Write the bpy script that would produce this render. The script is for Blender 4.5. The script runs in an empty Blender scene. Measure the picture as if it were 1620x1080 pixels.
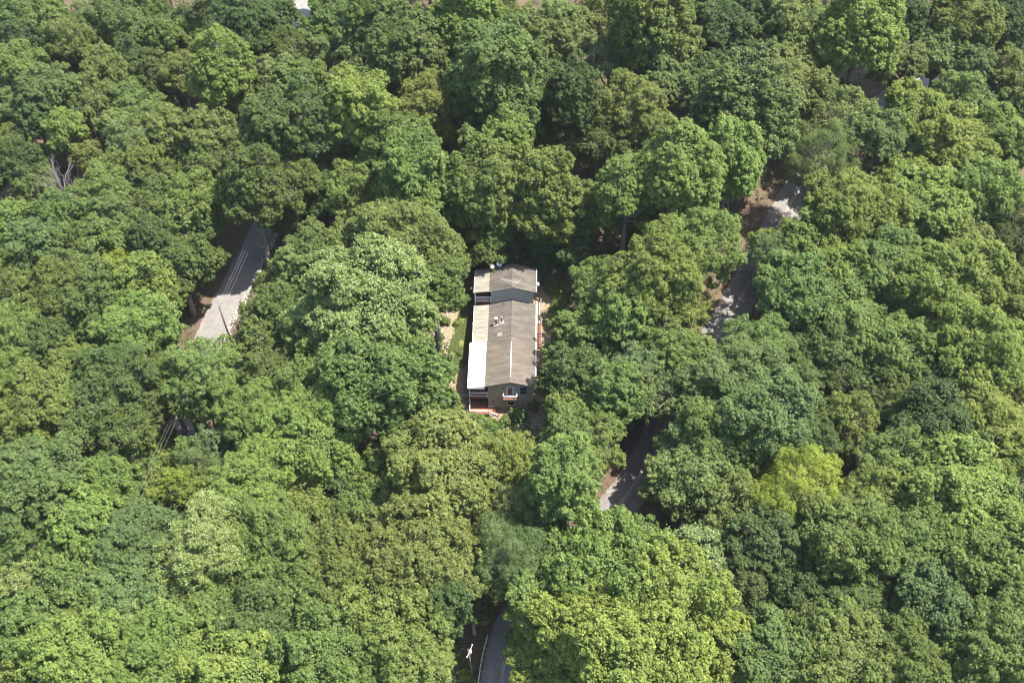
import bpy, math, random
import numpy as np
from mathutils import Vector, Matrix

# ------------------------------------------------------------------ camera, sky, sun, exposure
scene = bpy.context.scene
PITCH = math.radians(46.0)
FPX, CX, CY = 2000.0, 810.0, 540.0          # focal length in photo pixels, photo centre
CAMZ = 151.0
cam_d = bpy.data.cameras.new('camera')
cam = bpy.data.objects.new('camera', cam_d)
scene.collection.objects.link(cam)
scene.camera = cam
cam.location = (0, 0, CAMZ)
cam.rotation_euler = (math.pi / 2 - PITCH, 0, 0)
cam_d.sensor_fit = 'HORIZONTAL'
cam_d.sensor_width = 36.0
cam_d.lens = 36.0 * FPX / 1620.0
cam_d.clip_start = 1.0
cam_d.clip_end = 2000.0

SUN_EL, SUN_AZ = math.radians(66.0), math.radians(90.0)   # azimuth clockwise from +Y (away from the camera)
world = bpy.data.worlds.new('World')
scene.world = world
world.use_nodes = True
wn = world.node_tree
sky = wn.nodes.new('ShaderNodeTexSky')
sky.sky_type = 'NISHITA'
sky.sun_disc = False
sky.sun_elevation = SUN_EL
sky.sun_rotation = SUN_AZ
sky.altitude = 300
sky.air_density = 1.2
sky.dust_density = 2.0
wn.links.new(sky.outputs[0], wn.nodes['Background'].inputs[0])
wn.nodes['Background'].inputs[1].default_value = 0.15
sun_d = bpy.data.lights.new('sun', 'SUN')
sun_d.energy = 5.0
sun_d.angle = math.radians(0.5)
sun_d.color = (1.0, 0.95, 0.86)
sun = bpy.data.objects.new('sun', sun_d)
scene.collection.objects.link(sun)
sdir = Vector((math.sin(SUN_AZ) * math.cos(SUN_EL), math.cos(SUN_AZ) * math.cos(SUN_EL), math.sin(SUN_EL)))
sun.rotation_euler = sdir.to_track_quat('Z', 'Y').to_euler()
sun.location = (60, 160, 120)

scene.view_settings.view_transform = 'Standard'
scene.view_settings.look = 'None'
scene.view_settings.gamma = 1.0
scene.view_settings.use_curve_mapping = False
scene.view_settings.exposure = 1.85
scene.render.engine = 'CYCLES'
cy = scene.cycles
cy.max_bounces = 6
cy.diffuse_bounces = 4
cy.glossy_bounces = 2
cy.transmission_bounces = 4
cy.transparent_max_bounces = 4
cy.caustics_reflective = cy.caustics_refractive = False
cy.use_denoising = True
cy.pixel_filter_type = 'BLACKMAN_HARRIS'
cy.filter_width = 1.15

C = scene.collection
R = random.Random(7)

# ------------------------------------------------------------------ geometry of the place
FWD = np.array([0, math.cos(PITCH), -math.sin(PITCH)])
UPV = np.array([0, math.sin(PITCH), math.cos(PITCH)])
SP, CP = math.sin(PITCH), math.cos(PITCH)


def sstep(a, b, v):
    t = np.clip((v - a) / (b - a), 0, 1)
    return t * t * (3 - 2 * t)


def gh(x, y):
    """height of the ground: a spur that climbs away from the camera and falls off to both sides"""
    x = np.asarray(x, float)
    y = np.asarray(y, float)
    z = 0.125 * (y - 131.0)
    dh = np.hypot(x, (y - 142.0) * 0.8)
    far = sstep(12, 60, dh)
    z = z - 0.0005 * x * x * far
    z = z + far * (1.3 * np.sin(x * 0.047 + 1.0) * np.cos(y * 0.041) + 0.6 * np.sin(x * 0.11 + y * 0.09))
    return z


def ray(px, py):
    return FWD + UPV * (-(py - CY) / FPX) + np.array([(px - CX) / FPX, 0, 0])


def at(px, py, h=0.0):
    """the place h metres above the ground that shows at a photo pixel"""
    d = ray(px, py)
    z = h
    for _ in range(30):
        t = (z - CAMZ) / d[2]
        x, y = d[0] * t, d[1] * t
        z = float(gh(x, y)) + h
    return float(x), float(y), float(z)


def project(x, y, z):
    v = np.array([x, y, z - CAMZ])
    dep = float(v @ FWD)
    return CX + FPX * v[0] / dep, CY - FPX * float(v @ UPV) / dep, dep


def catmull(pts, n=14):
    pts = [np.array(p, float) for p in pts]
    P = [2 * pts[0] - pts[1]] + pts + [2 * pts[-1] - pts[-2]]
    out = []
    for i in range(1, len(P) - 2):
        for k in range(n):
            t = k / n
            a, b, c, d = P[i - 1:i + 3]
            out.append(0.5 * (2 * b + (c - a) * t + (2 * a - 5 * b + 4 * c - d) * t * t + (3 * b - a - 3 * c + d) * t ** 3))
    out.append(P[-2])
    return out


ROAD_L = catmull([at(*p)[:2] for p in [(520, -60), (486, 2), (470, 70), (462, 140), (462, 215), (448, 290), (412, 372), (372, 450),
                                       (336, 520), (312, 590), (298, 660), (284, 740), (262, 830), (230, 930)]])
ROAD_R = catmull([at(*p)[:2] for p in [(1640, 128), (1540, 132), (1455, 140), (1400, 168), (1352, 212), (1296, 256), (1258, 310), (1220, 380),
                                       (1168, 478), (1112, 570), (1056, 665), (1016, 745), (966, 815), (902, 885), (850, 938),
                                       (815, 990), (798, 1045), (790, 1105), (786, 1165)]])
ROADS = [np.array(ROAD_L), np.array(ROAD_R)]


def road_dist(x, y):
    return min(float(np.min(np.hypot(r[:, 0] - x, r[:, 1] - y))) for r in ROADS)


HX, HY, HROT = -0.25, 130.7, math.radians(-1.0)    # house origin (ridge at the front eave) and its turn


def to_house(x, y):
    c, s = math.cos(-HROT), math.sin(-HROT)
    dx, dy = x - HX, y - HY
    return dx * c - dy * s, dx * s + dy * c


# ------------------------------------------------------------------ helpers
def new_obj(name, data, parent=None):
    o = bpy.data.objects.new(name, data)
    C.objects.link(o)
    if parent is not None:
        o.parent = parent
    return o


def tag(o, label=None, cat=None, group=None, kind=None):
    if label: o['label'] = label
    if cat: o['category'] = cat
    if group: o['group'] = group
    if kind: o['kind'] = kind
    return o


def np_mesh(name, verts, quads, mat=None, tint=None, smooth=False):
    m = bpy.data.meshes.new(name)
    n, f = len(verts), len(quads)
    m.vertices.add(n)
    m.vertices.foreach_set('co', np.asarray(verts, np.float32).ravel())
    m.loops.add(f * 4)
    m.loops.foreach_set('vertex_index', np.asarray(quads, np.int32).ravel())
    m.polygons.add(f)
    m.polygons.foreach_set('loop_start', np.arange(0, f * 4, 4, dtype=np.int32))
    m.polygons.foreach_set('loop_total', np.full(f, 4, np.int32))
    if tint is not None:
        a = m.attributes.new('tint', 'FLOAT', 'FACE')
        a.data.foreach_set('value', np.asarray(tint, np.float32))
    m.update(calc_edges=True)
    m.validate()
    if smooth:
        m.polygons.foreach_set('use_smooth', np.ones(f, bool))
    if mat: m.materials.append(mat)
    return m


class MB:
    """collects solid pieces of one part"""
    def __init__(s):
        s.v, s.f = [], []

    def add(s, vs, fs):
        o = len(s.v)
        s.v += [tuple(v) for v in vs]
        s.f += [tuple(i + o for i in f) for f in fs]
        return s

    def hexa(s, p):   # 4 bottom points, 4 top points
        return s.add(p, [(3, 2, 1, 0), (4, 5, 6, 7), (0, 1, 5, 4), (1, 2, 6, 5), (2, 3, 7, 6), (3, 0, 4, 7)])

    def box(s, x0, x1, y0, y1, z0, z1):
        return s.hexa([(x0, y0, z0), (x1, y0, z0), (x1, y1, z0), (x0, y1, z0), (x0, y0, z1), (x1, y0, z1), (x1, y1, z1), (x0, y1, z1)])

    def tube(s, pts, rad, n=6, cap=True):
        pts = [Vector(p) for p in pts]
        if not hasattr(rad, '__len__'): rad = [rad] * len(pts)
        vs, fs = [], []
        ref = Vector((0.31, 0.2, 0.93))
        for i, p in enumerate(pts):
            t = (pts[min(i + 1, len(pts) - 1)] - pts[max(i - 1, 0)]).normalized()
            a = t.cross(ref)
            if a.length < 0.05: a = t.cross(Vector((1, 0, 0)))
            a.normalize()
            b = t.cross(a)
            for k in range(n):
                w = 2 * math.pi * k / n
                vs.append(p + (a * math.cos(w) + b * math.sin(w)) * rad[i])
        for i in range(len(pts) - 1):
            for k in range(n):
                fs.append((i * n + k, i * n + (k + 1) % n, (i + 1) * n + (k + 1) % n, (i + 1) * n + k))
        if cap:
            fs.append(tuple(range(n))[::-1])
            fs.append(tuple((len(pts) - 1) * n + k for k in range(n)))
        return s.add(vs, fs)

    def build(s, name, mat, parent=None, smooth=False):
        m = bpy.data.meshes.new(name)
        m.from_pydata([tuple(v) for v in s.v], [], s.f)
        if smooth:
            m.polygons.foreach_set('use_smooth', np.ones(len(m.polygons), bool))
        m.materials.append(mat)
        m.update()
        return new_obj(name, m, parent)


# ------------------------------------------------------------------ materials
def mat_base(name):
    m = bpy.data.materials.new(name)
    m.use_nodes = True
    return m, m.node_tree, m.node_tree.nodes['Principled BSDF']


def mix_rgb(nt, fac, a, b, mode='MIX'):
    n = nt.nodes.new('ShaderNodeMix')
    n.data_type = 'RGBA'
    n.blend_type = mode
    for sock, v in ((n.inputs[0], fac), (n.inputs[6], a), (n.inputs[7], b)):
        if hasattr(v, 'is_linked') or hasattr(v, 'links'):
            nt.links.new(v, sock)
        else:
            sock.default_value = v if not isinstance(v, tuple) else (v + (1,) if len(v) == 3 else v)
    return n.outputs[2]


def noise(nt, scale, detail=4, rough=0.55, vec=None, stretch=None):
    n = nt.nodes.new('ShaderNodeTexNoise')
    n.inputs['Scale'].default_value = scale
    n.inputs['Detail'].default_value = detail
    n.inputs['Roughness'].default_value = rough
    tc = nt.nodes.new('ShaderNodeTexCoord')
    src = tc.outputs['Object']
    if stretch:
        mp = nt.nodes.new('ShaderNodeMapping')
        mp.inputs['Scale'].default_value = stretch
        nt.links.new(src, mp.inputs[0])
        src = mp.outputs[0]
    nt.links.new(src, n.inputs['Vector'])
    return n.outputs['Fac']


def ramp(nt, src, lo, hi, a=(0, 0, 0, 1), b=(1, 1, 1, 1)):
    r = nt.nodes.new('ShaderNodeValToRGB')
    r.color_ramp.elements[0].position = lo
    r.color_ramp.elements[1].position = hi
    r.color_ramp.elements[0].color = a
    r.color_ramp.elements[1].color = b
    nt.links.new(src, r.inputs[0])
    return r.outputs[0]


def simple(name, col, rough=0.6, var=0.25, scale=3.0, metal=0.0, spec=0.4, stretch=None, bump=0.0, bscale=40):
    m, nt, b = mat_base(name)
    f = ramp(nt, noise(nt, scale, 5, 0.6, stretch=stretch), 0.3, 0.7)
    lo = tuple(c * (1 - var) for c in col)
    hi = tuple(min(1, c * (1 + var)) for c in col)
    nt.links.new(mix_rgb(nt, f, lo, hi), b.inputs['Base Color'])
    b.inputs['Roughness'].default_value = rough
    b.inputs['Metallic'].default_value = metal
    b.inputs['Specular IOR Level'].default_value = spec
    if bump:
        bn = nt.nodes.new('ShaderNodeBump')
        bn.inputs['Strength'].default_value = bump
        bn.inputs['Distance'].default_value = 0.03
        nt.links.new(noise(nt, bscale, 3), bn.inputs['Height'])
        nt.links.new(bn.outputs[0], b.inputs['Normal'])
    return m


def leaf_mat(name, own_color=None, trans=0.42):
    m, nt, b = mat_base(name)
    if own_color is None:
        oi = nt.nodes.new('ShaderNodeObjectInfo')
        col = oi.outputs['Color']
    else:
        rgb = nt.nodes.new('ShaderNodeRGB')
        rgb.outputs[0].default_value = own_color + (1,)
        col = rgb.outputs[0]
    at_ = nt.nodes.new('ShaderNodeAttribute')
    at_.attribute_name = 'tint'
    hsv = nt.nodes.new('ShaderNodeHueSaturation')
    nt.links.new(col, hsv.inputs['Color'])
    # tint 0..1: each leaf spray is a little darker / lighter and a little bluer / yellower
    mr = nt.nodes.new('ShaderNodeMapRange')
    mr.inputs['To Min'].default_value = 0.62
    mr.inputs['To Max'].default_value = 1.42
    nt.links.new(at_.outputs['Fac'], mr.inputs['Value'])
    nt.links.new(mr.outputs[0], hsv.inputs['Value'])
    mh = nt.nodes.new('ShaderNodeMapRange')
    mh.inputs['To Min'].default_value = 0.515
    mh.inputs['To Max'].default_value = 0.485
    nt.links.new(at_.outputs['Fac'], mh.inputs['Value'])
    nt.links.new(mh.outputs[0], hsv.inputs['Hue'])
    nt.links.new(hsv.outputs[0], b.inputs['Base Color'])
    b.inputs['Roughness'].default_value = 0.5
    b.inputs['Specular IOR Level'].default_value = 0.22
    tr = nt.nodes.new('ShaderNodeBsdfTranslucent')
    h2 = nt.nodes.new('ShaderNodeHueSaturation')
    h2.inputs['Hue'].default_value = 0.485
    h2.inputs['Value'].default_value = 1.5
    nt.links.new(hsv.outputs[0], h2.inputs['Color'])
    nt.links.new(h2.outputs[0], tr.inputs['Color'])
    mx = nt.nodes.new('ShaderNodeMixShader')
    mx.inputs[0].default_value = trans
    nt.links.new(b.outputs[0], mx.inputs[1])
    nt.links.new(tr.outputs[0], mx.inputs[2])
    nt.links.new(mx.outputs[0], nt.nodes['Material Output'].inputs['Surface'])
    return m


M = {}
M['leaf'] = leaf_mat('leaf')
M['blossom'] = leaf_mat('blossom', (0.25, 0.29, 0.125), 0.3)
M['under'] = leaf_mat('undergrowth_leaf', (0.055, 0.10, 0.028))
M['bark'] = simple('bark', (0.16, 0.135, 0.11), 0.85, 0.4, 6, stretch=(1, 1, 0.15), bump=0.6, bscale=12)
M['deadwood'] = simple('dead_wood', (0.30, 0.26, 0.22), 0.8, 0.3, 5)


def ground_mat():
    m, nt, b = mat_base('forest_floor')
    big = ramp(nt, noise(nt, 0.35, 6, 0.65), 0.35, 0.65)
    fine = ramp(nt, noise(nt, 6.0, 5, 0.75), 0.3, 0.72)
    c1 = mix_rgb(nt, fine, (0.048, 0.035, 0.026), (0.150, 0.108, 0.078))
    c2 = mix_rgb(nt, fine, (0.035, 0.045, 0.018), (0.13, 0.13, 0.055))
    c = mix_rgb(nt, ramp(nt, noise(nt, 0.9, 5, 0.6), 0.52, 0.72), c1, c2)
    c = mix_rgb(nt, big, c, (0.85, 0.8, 0.75), 'MULTIPLY')
    nt.links.new(c, b.inputs['Base Color'])
    b.inputs['Roughness'].default_value = 0.95
    b.inputs['Specular IOR Level'].default_value = 0.1
    bn = nt.nodes.new('ShaderNodeBump')
    bn.inputs['Strength'].default_value = 0.9
    bn.inputs['Distance'].default_value = 0.15
    nt.links.new(noise(nt, 5, 6, 0.7), bn.inputs['Height'])
    nt.links.new(bn.outputs[0], b.inputs['Normal'])
    return m


M['ground'] = ground_mat()
M['lawn'] = simple('lawn_soil', (0.085, 0.10, 0.03), 0.95, 0.45, 1.6, spec=0.1, bump=0.8, bscale=9)
M['yard'] = simple('trodden_yard', (0.170, 0.130, 0.085), 0.95, 0.38, 2.2, spec=0.1, bump=0.7, bscale=9)
M['asphalt'] = simple('asphalt', (0.145, 0.137, 0.128), 0.9, 0.16, 0.9, spec=0.2, bump=0.3, bscale=50)
M['asphalt_dark'] = simple('asphalt_dark', (0.130, 0.122, 0.114), 0.9, 0.2, 0.9, spec=0.2, bump=0.3, bscale=50)
M['yellow'] = simple('worn_yellow_paint', (0.25, 0.225, 0.165), 0.85, 0.3, 0.8)
M['whiteline'] = simple('worn_white_paint', (0.46, 0.45, 0.42), 0.8, 0.35, 2.5)
M['stone'] = simple('pale_stone', (0.36, 0.35, 0.33), 0.9, 0.3, 2.0)
M['steel'] = simple('galvanised_steel', (0.52, 0.5, 0.45), 0.5, 0.2, 3.0, metal=0.4)
M['pole'] = simple('tarred_pole_wood', (0.085, 0.07, 0.055), 0.85, 0.3, 5, stretch=(1, 1, 0.1))
M['wire'] = simple('weathered_wire', (0.13, 0.13, 0.13), 0.7, 0.1, 3)
M['white'] = simple('white_paint', (0.62, 0.63, 0.65), 0.5, 0.08, 3)
M['black'] = simple('black_metal', (0.025, 0.028, 0.032), 0.5, 0.2, 3)
M['redwood'] = simple('red_deck_stain', (0.175, 0.064, 0.036), 0.75, 0.25, 3.5, stretch=(1, 6, 1))
M['redshade'] = M['redwood']
M['blue'] = simple('pale_blue_paint', (0.30, 0.43, 0.50), 0.5, 0.08, 3)
M['glass'] = simple('dark_window_glass', (0.02, 0.024, 0.03), 0.08, 0.1, 2, spec=0.6)
M['greywood'] = simple('weathered_wood', (0.25, 0.22, 0.18), 0.85, 0.25, 4, stretch=(6, 1, 1))
M['dish'] = simple('dish_grey', (0.50, 0.51, 0.54), 0.5, 0.06, 3)
M['rope'] = M['steel']


def siding(name, col):
    m, nt, b = mat_base(name)
    f = ramp(nt, noise(nt, 1.3, 5, 0.6), 0.3, 0.7)
    nt.links.new(mix_rgb(nt, f, tuple(c * 0.9 for c in col), tuple(c * 1.08 for c in col)), b.inputs['Base Color'])
    b.inputs['Roughness'].default_value = 0.7
    w = nt.nodes.new('ShaderNodeTexWave')
    w.bands_direction = 'Z'
    w.wave_profile = 'SAW'
    w.inputs['Scale'].default_value = 1.6
    tc = nt.nodes.new('ShaderNodeTexCoord')
    nt.links.new(tc.outputs['Object'], w.inputs[0])
    bn = nt.nodes.new('ShaderNodeBump')
    bn.inputs['Strength'].default_value = 0.7
    bn.inputs['Distance'].default_value = 0.02
    nt.links.new(w.outputs['Fac'], bn.inputs['Height'])
    nt.links.new(bn.outputs[0], b.inputs['Normal'])
    return m


def roof_mat(name, col, stain, amount):
    """roofing sheet: streaks run down the slope (x), blotches of algae and dust"""
    m, nt, b = mat_base(name)
    streak = ramp(nt, noise(nt, 0.9, 7, 0.65, stretch=(0.35, 1.6, 1)), 0.36, 0.68)
    blot = ramp(nt, noise(nt, 0.55, 6, 0.6), 0.42, 0.66)
    fine = ramp(nt, noise(nt, 14, 4, 0.7), 0.25, 0.75)
    c = mix_rgb(nt, streak, col, tuple(k * (1 - amount) for k in col))
    f2 = nt.nodes.new('ShaderNodeMath'); f2.operation = 'MULTIPLY'; f2.inputs[1].default_value = amount * 1.3
    nt.links.new(blot, f2.inputs[0])
    c = mix_rgb(nt, f2.outputs[0], c, stain)
    f3 = nt.nodes.new('ShaderNodeMath'); f3.operation = 'MULTIPLY'; f3.inputs[1].default_value = 0.22
    nt.links.new(fine, f3.inputs[0])
    c = mix_rgb(nt, f3.outputs[0], c, tuple(k * 0.6 for k in col))
    nt.links.new(c, b.inputs['Base Color'])
    b.inputs['Roughness'].default_value = 0.75
    b.inputs['Specular IOR Level'].default_value = 0.25
    bn = nt.nodes.new('ShaderNodeBump')
    bn.inputs['Strength'].default_value = 0.3
    bn.inputs['Distance'].default_value = 0.02
    nt.links.new(noise(nt, 9, 4), bn.inputs['Height'])
    nt.links.new(bn.outputs[0], b.inputs['Normal'])
    return m


M['siding'] = siding('taupe_siding', (0.33, 0.285, 0.22))
M['siding2'] = siding('grey_green_siding', (0.27, 0.275, 0.24))
M['roof'] = roof_mat('brown_roofing', (0.100, 0.086, 0.070), (0.048, 0.043, 0.037), 0.58)
M['roof2'] = roof_mat('brown_roofing_front', (0.114, 0.093, 0.072), (0.058, 0.049, 0.040), 0.54)
M['porchroof'] = roof_mat('tan_sheet_roofing', (0.215, 0.200, 0.160), (0.125, 0.117, 0.095), 0.45)
M['roofpatch'] = simple('patch_felt', (0.15, 0.137, 0.115), 0.8, 0.15, 3)
M['rod'] = simple('dull_aluminium', (0.34, 0.34, 0.34), 0.6, 0.1, 3)
M['whiteroof'] = roof_mat('white_coated_roofing', (0.83, 0.83, 0.81), (0.78, 0.77, 0.72), 0.05)

# ------------------------------------------------------------------ the setting: ground, roads, yard
GX0, GX1, GY0, GY1, GS = -260, 260, 20, 420, 2.0
nx, ny = int((GX1 - GX0) / GS) + 1, int((GY1 - GY0) / GS) + 1
gx, gy = np.meshgrid(np.linspace(GX0, GX1, nx), np.linspace(GY0, GY1, ny))
gz = gh(gx, gy)
idx = np.arange(nx * ny).reshape(ny, nx)
gq = np.stack([idx[:-1, :-1], idx[:-1, 1:], idx[1:, 1:], idx[1:, :-1]], -1).reshape(-1, 4)
ground = new_obj('ground', np_mesh('ground', np.stack([gx, gy, gz], -1).reshape(-1, 3), gq, M['ground'], smooth=True))
tag(ground, 'brown leaf-littered forest floor climbing away under the trees', kind='structure')


def strip(name, line, off0, off1, dz, mat, parent=None, i0=0, i1=None, cols=4, jit=0.0, seed=1, dash=None):
    """a band along a road line between two sideways offsets (metres, + is to the right of travel)"""
    rr = random.Random(seed)
    L = [np.array(p) for p in line][i0:i1]
    fine = []
    for a, b in zip(L[:-1], L[1:]):
        n = max(1, int(np.hypot(*(b - a)) / 0.7))
        fine += [a + (b - a) * k / n for k in range(n)]
    fine.append(L[-1])
    vs, fs = [], []
    for i, p in enumerate(fine):
        t = fine[min(i + 1, len(fine) - 1)] - fine[max(i - 1, 0)]
        t = t / (np.hypot(*t) + 1e-9)
        nrm = np.array([t[1], -t[0]])
        j0, j1 = rr.uniform(-jit, jit), rr.uniform(-jit, jit)
        for k in range(cols + 1):
            o = off0 + j0 + (off1 + j1 - off0 - j0) * k / cols
            q = p + nrm * o
            vs.append((q[0], q[1], float(gh(q[0], q[1])) + dz))
    for i in range(len(fine) - 1):
        for k in range(cols):
            a = i * (cols + 1) + k
            fs.append((a, a + 1, a + cols + 2, a + cols + 1))
    return MB().add(vs, fs).build(name, mat, parent, smooth=True)


road_l = strip('road', ROAD_L, -2.35, 2.35, 0.07, M['asphalt'], jit=0.12, seed=3)
tag(road_l, 'pale grey asphalt road with white stony shoulder running through the trees', kind='structure')
M['faint'] = simple('faded_yellow_paint', (0.160, 0.150, 0.134), 0.9, 0.25, 0.8)
for off in (-0.14, 0.02):
    strip('road_marking', ROAD_L, off - 0.05, off + 0.05, 0.076, M['faint'], road_l, cols=1)
road_r = strip('road', ROAD_R, -2.75, 2.75, 0.07, M['asphalt_dark'], jit=0.12, seed=4)
tag(road_r, 'dark grey asphalt road with a double yellow line between the trees', kind='structure')
for off in (-0.16, 0.06):
    strip('road_marking', ROAD_R, off - 0.06, off + 0.06, 0.076, M['yellow'], road_r, cols=1)


def patch(name, outline, dz, mat, label):
    """a sheet on the ground inside a plan outline"""
    P = np.array(outline)
    x0, y0 = P.min(0); x1, y1 = P.max(0)
    s = 0.35
    xs, ys = np.arange(x0, x1 + s, s), np.arange(y0, y1 + s, s)
    X, Y = np.meshgrid(xs, ys)
    inside = np.zeros(X.shape, bool)
    Xj = X + 0.25 * np.sin(Y * 3.1) + 0.2 * np.sin(Y * 7.3 + X)
    j = len(P) - 1
    for i in range(len(P)):
        xi, yi, xj, yj = *P[i], *P[j]
        c = ((yi > Y) != (yj > Y)) & (Xj < (xj - xi) * (Y - yi) / (yj - yi + 1e-9) + xi)
        inside ^= c
        j = i
    vi = np.arange(X.size).reshape(X.shape)
    q = np.stack([vi[:-1, :-1], vi[:-1, 1:], vi[1:, 1:], vi[1:, :-1]], -1)
    ok = inside[:-1, :-1] & inside[1:, 1:]
    o = new_obj(name, np_mesh(name, np.stack([X, Y, gh(X, Y) + dz], -1).reshape(-1, 3), q[ok], mat, smooth=True))
    tag(o, label, kind='structure')
    return o


def pxy(pts):
    return [at(*p)[:2] for p in pts]


patch('yard', pxy([(690, 470), (745, 440), (760, 410), (900, 408), (905, 450), (885, 520), (885, 600), (870, 690), (740, 700), (690, 640)]),
      0.05, M['yard'], 'trodden tan earth around the house')
patch('lawn', pxy([(738, 468), (752, 470), (752, 500), (748, 535), (742, 575), (722, 592), (700, 590), (712, 545), (722, 505)]),
      0.09, M['lawn'], 'strip of mown grass beside the porch')

# ------------------------------------------------------------------ the house
house = new_obj('house', None)
house.location = (HX, HY, 0)
house.rotation_euler = (0, 0, HROT)
tag(house, 'long taupe house with brown stepped gable roofs and a white porch roof', 'house')


def hb(name, mat, *boxes, parent=None):
    m = MB()
    for b in boxes: m.box(*b)
    return m.build(name, mat, parent or house)


def gable(name, mat, xl, xm, xr, y0, y1, ze, zr, th=0.16, zl=None):
    zl = ze if zl is None else zl
    m = MB()
    m.hexa([(xl, y0, zl - th), (xm, y0, zr - th), (xm, y1, zr - th), (xl, y1, zl - th), (xl, y0, zl), (xm, y0, zr), (xm, y1, zr), (xl, y1, zl)])
    m.hexa([(xm, y0, zr - th), (xr, y0, ze - th), (xr, y1, ze - th), (xm, y1, zr - th), (xm, y0, zr), (xr, y0, ze), (xr, y1, ze), (xm, y1, zr)])
    return m.build(name, mat, house)


def wall_block(name, mat, xl, xr, y0, y1, zb, ze, zr, xm=0.0):
    m = MB()
    m.add([(xl, y0, zb), (xr, y0, zb), (xr, y0, ze), (xm, y0, zr), (xl, y0, ze), (xl, y1, zb), (xr, y1, zb), (xr, y1, ze), (xm, y1, zr), (xl, y1, ze)],
          [(0, 1, 2, 3, 4), (9, 8, 7, 6, 5), (1, 6, 7, 2), (5, 0, 4, 9), (0, 5, 6, 1), (2, 7, 8, 3), (3, 8, 9, 4)])
    return m.build(name, mat, house)


# three sections: front, middle, rear (one storey higher up the slope)
wall_block('wall', M['siding'], -3.5, 3.45, 0.42, 9.5, -0.8, 5.52, 6.5)['label'] = 'taupe front gable wall'
wall_block('wall', M['siding2'], -3.5, 3.45, 9.5, 18.3, 0.3, 5.45, 6.42)
wall_block('wall', M['siding2'], -3.5, 3.45, 18.32, 23.3, 1.2, 8.42, 9.40)['label'] = 'grey-green gable wall above the middle roof'
roofs = []
r1 = gable('roof', M['roof2'], -3.98, 0.0, 3.86, 0.0, 9.62, 5.70, 6.74)
r2 = gable('roof', M['roof'], -3.80, 0.0, 3.86, 9.50, 18.30, 5.60, 6.64)
r3 = gable('roof', M['roof'], -3.78, 0.0, 3.86, 18.12, 23.65, 8.60, 9.64)
MB().hexa([(-0.07, 1.0, 6.70), (0.07, 1.0, 6.70), (0.07, 8.6, 6.70), (-0.07, 8.6, 6.70), (-0.045, 1.0, 6.78), (0.045, 1.0, 6.78), (0.045, 8.6, 6.78), (-0.045, 8.6, 6.78)]).build('ridge_cap', M['dish'], r1)
for r_, y0, y1, z in ((r2, 9.7, 18.2, 6.61), (r3, 18.2, 23.6, 9.61)):
    MB().hexa([(-0.16, y0, z), (0.16, y0, z), (0.16, y1, z), (-0.16, y1, z), (-0.10, y0, z + .06), (0.10, y0, z + .06), (0.10, y1, z + .06), (-0.10, y1, z + .06)]).build('ridge_cap', M['roof2'], r_)
# fascia boards under the gable ends
for (y0, xl, zl, zr) in ((-0.035, -3.98, 5.70, 6.74), (18.085, -3.78, 8.60, 9.64)):
    for (xa, za, xb, zb) in ((xl, zl, 0, zr), (0, zr, 3.86, zl)):
        MB().hexa([(xa, y0, za - .26), (xb, y0, zb - .26), (xb, y0 + .03, zb - .26), (xa, y0 + .03, za - .26), (xa, y0, za - .03), (xb, y0, zb - .03), (xb, y0 + .03, zb - .03), (xa, y0 + .03, za - .03)]).build('fascia', M['siding'], house)
# gutters down the right eaves
for y0, y1, z in ((0.0, 9.6, 5.56), (9.65, 18.3, 5.46), (18.15, 23.65, 8.46)):
    hb('gutter', M['dish'], (3.87, 3.98, y0, y1, z, z + .12))
hb('downspout', M['white'], (3.50, 3.58, 0.5, 0.58, -0.2, 5.5))


def slope_roof(mat, xi, xo, y0, y1, zi, zo):
    m = MB()
    th = 0.12
    m.hexa([(xo, y0, zo - th), (xi, y0, zi - th), (xi, y1, zi - th), (xo, y1, zo - th), (xo, y0, zo), (xi, y0, zi), (xi, y1, zi), (xo, y1, zo)])
    return m.build('porch_roof', mat, house)


p1 = slope_roof(M['whiteroof'], -3.98, -6.62, -0.08, 9.55, 5.66, 5.30)
p1['label'] = 'bright white porch roof with a few dark leaf spots'
p2 = slope_roof(M['porchroof'], -3.81, -6.25, 9.60, 18.28, 5.55, 5.22)
p3 = slope_roof(M['porchroof'], -3.79, -6.25, 18.12, 23.60, 8.56, 8.22)
for p_, xo, y0, y1, z in ((p1, -6.62, -0.08, 9.55, 5.14), (p2, -6.25, 9.6, 18.28, 5.06), (p3, -6.25, 18.12, 23.6, 8.06)):
    hb('fascia', M['white'], (xo - .06, xo - .015, y0, y1, z, z + .14), parent=p_)
hb('fascia', M['white'], (-6.6, -4.0, -0.13, -0.09, 5.10, 5.24), parent=p1)
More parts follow.
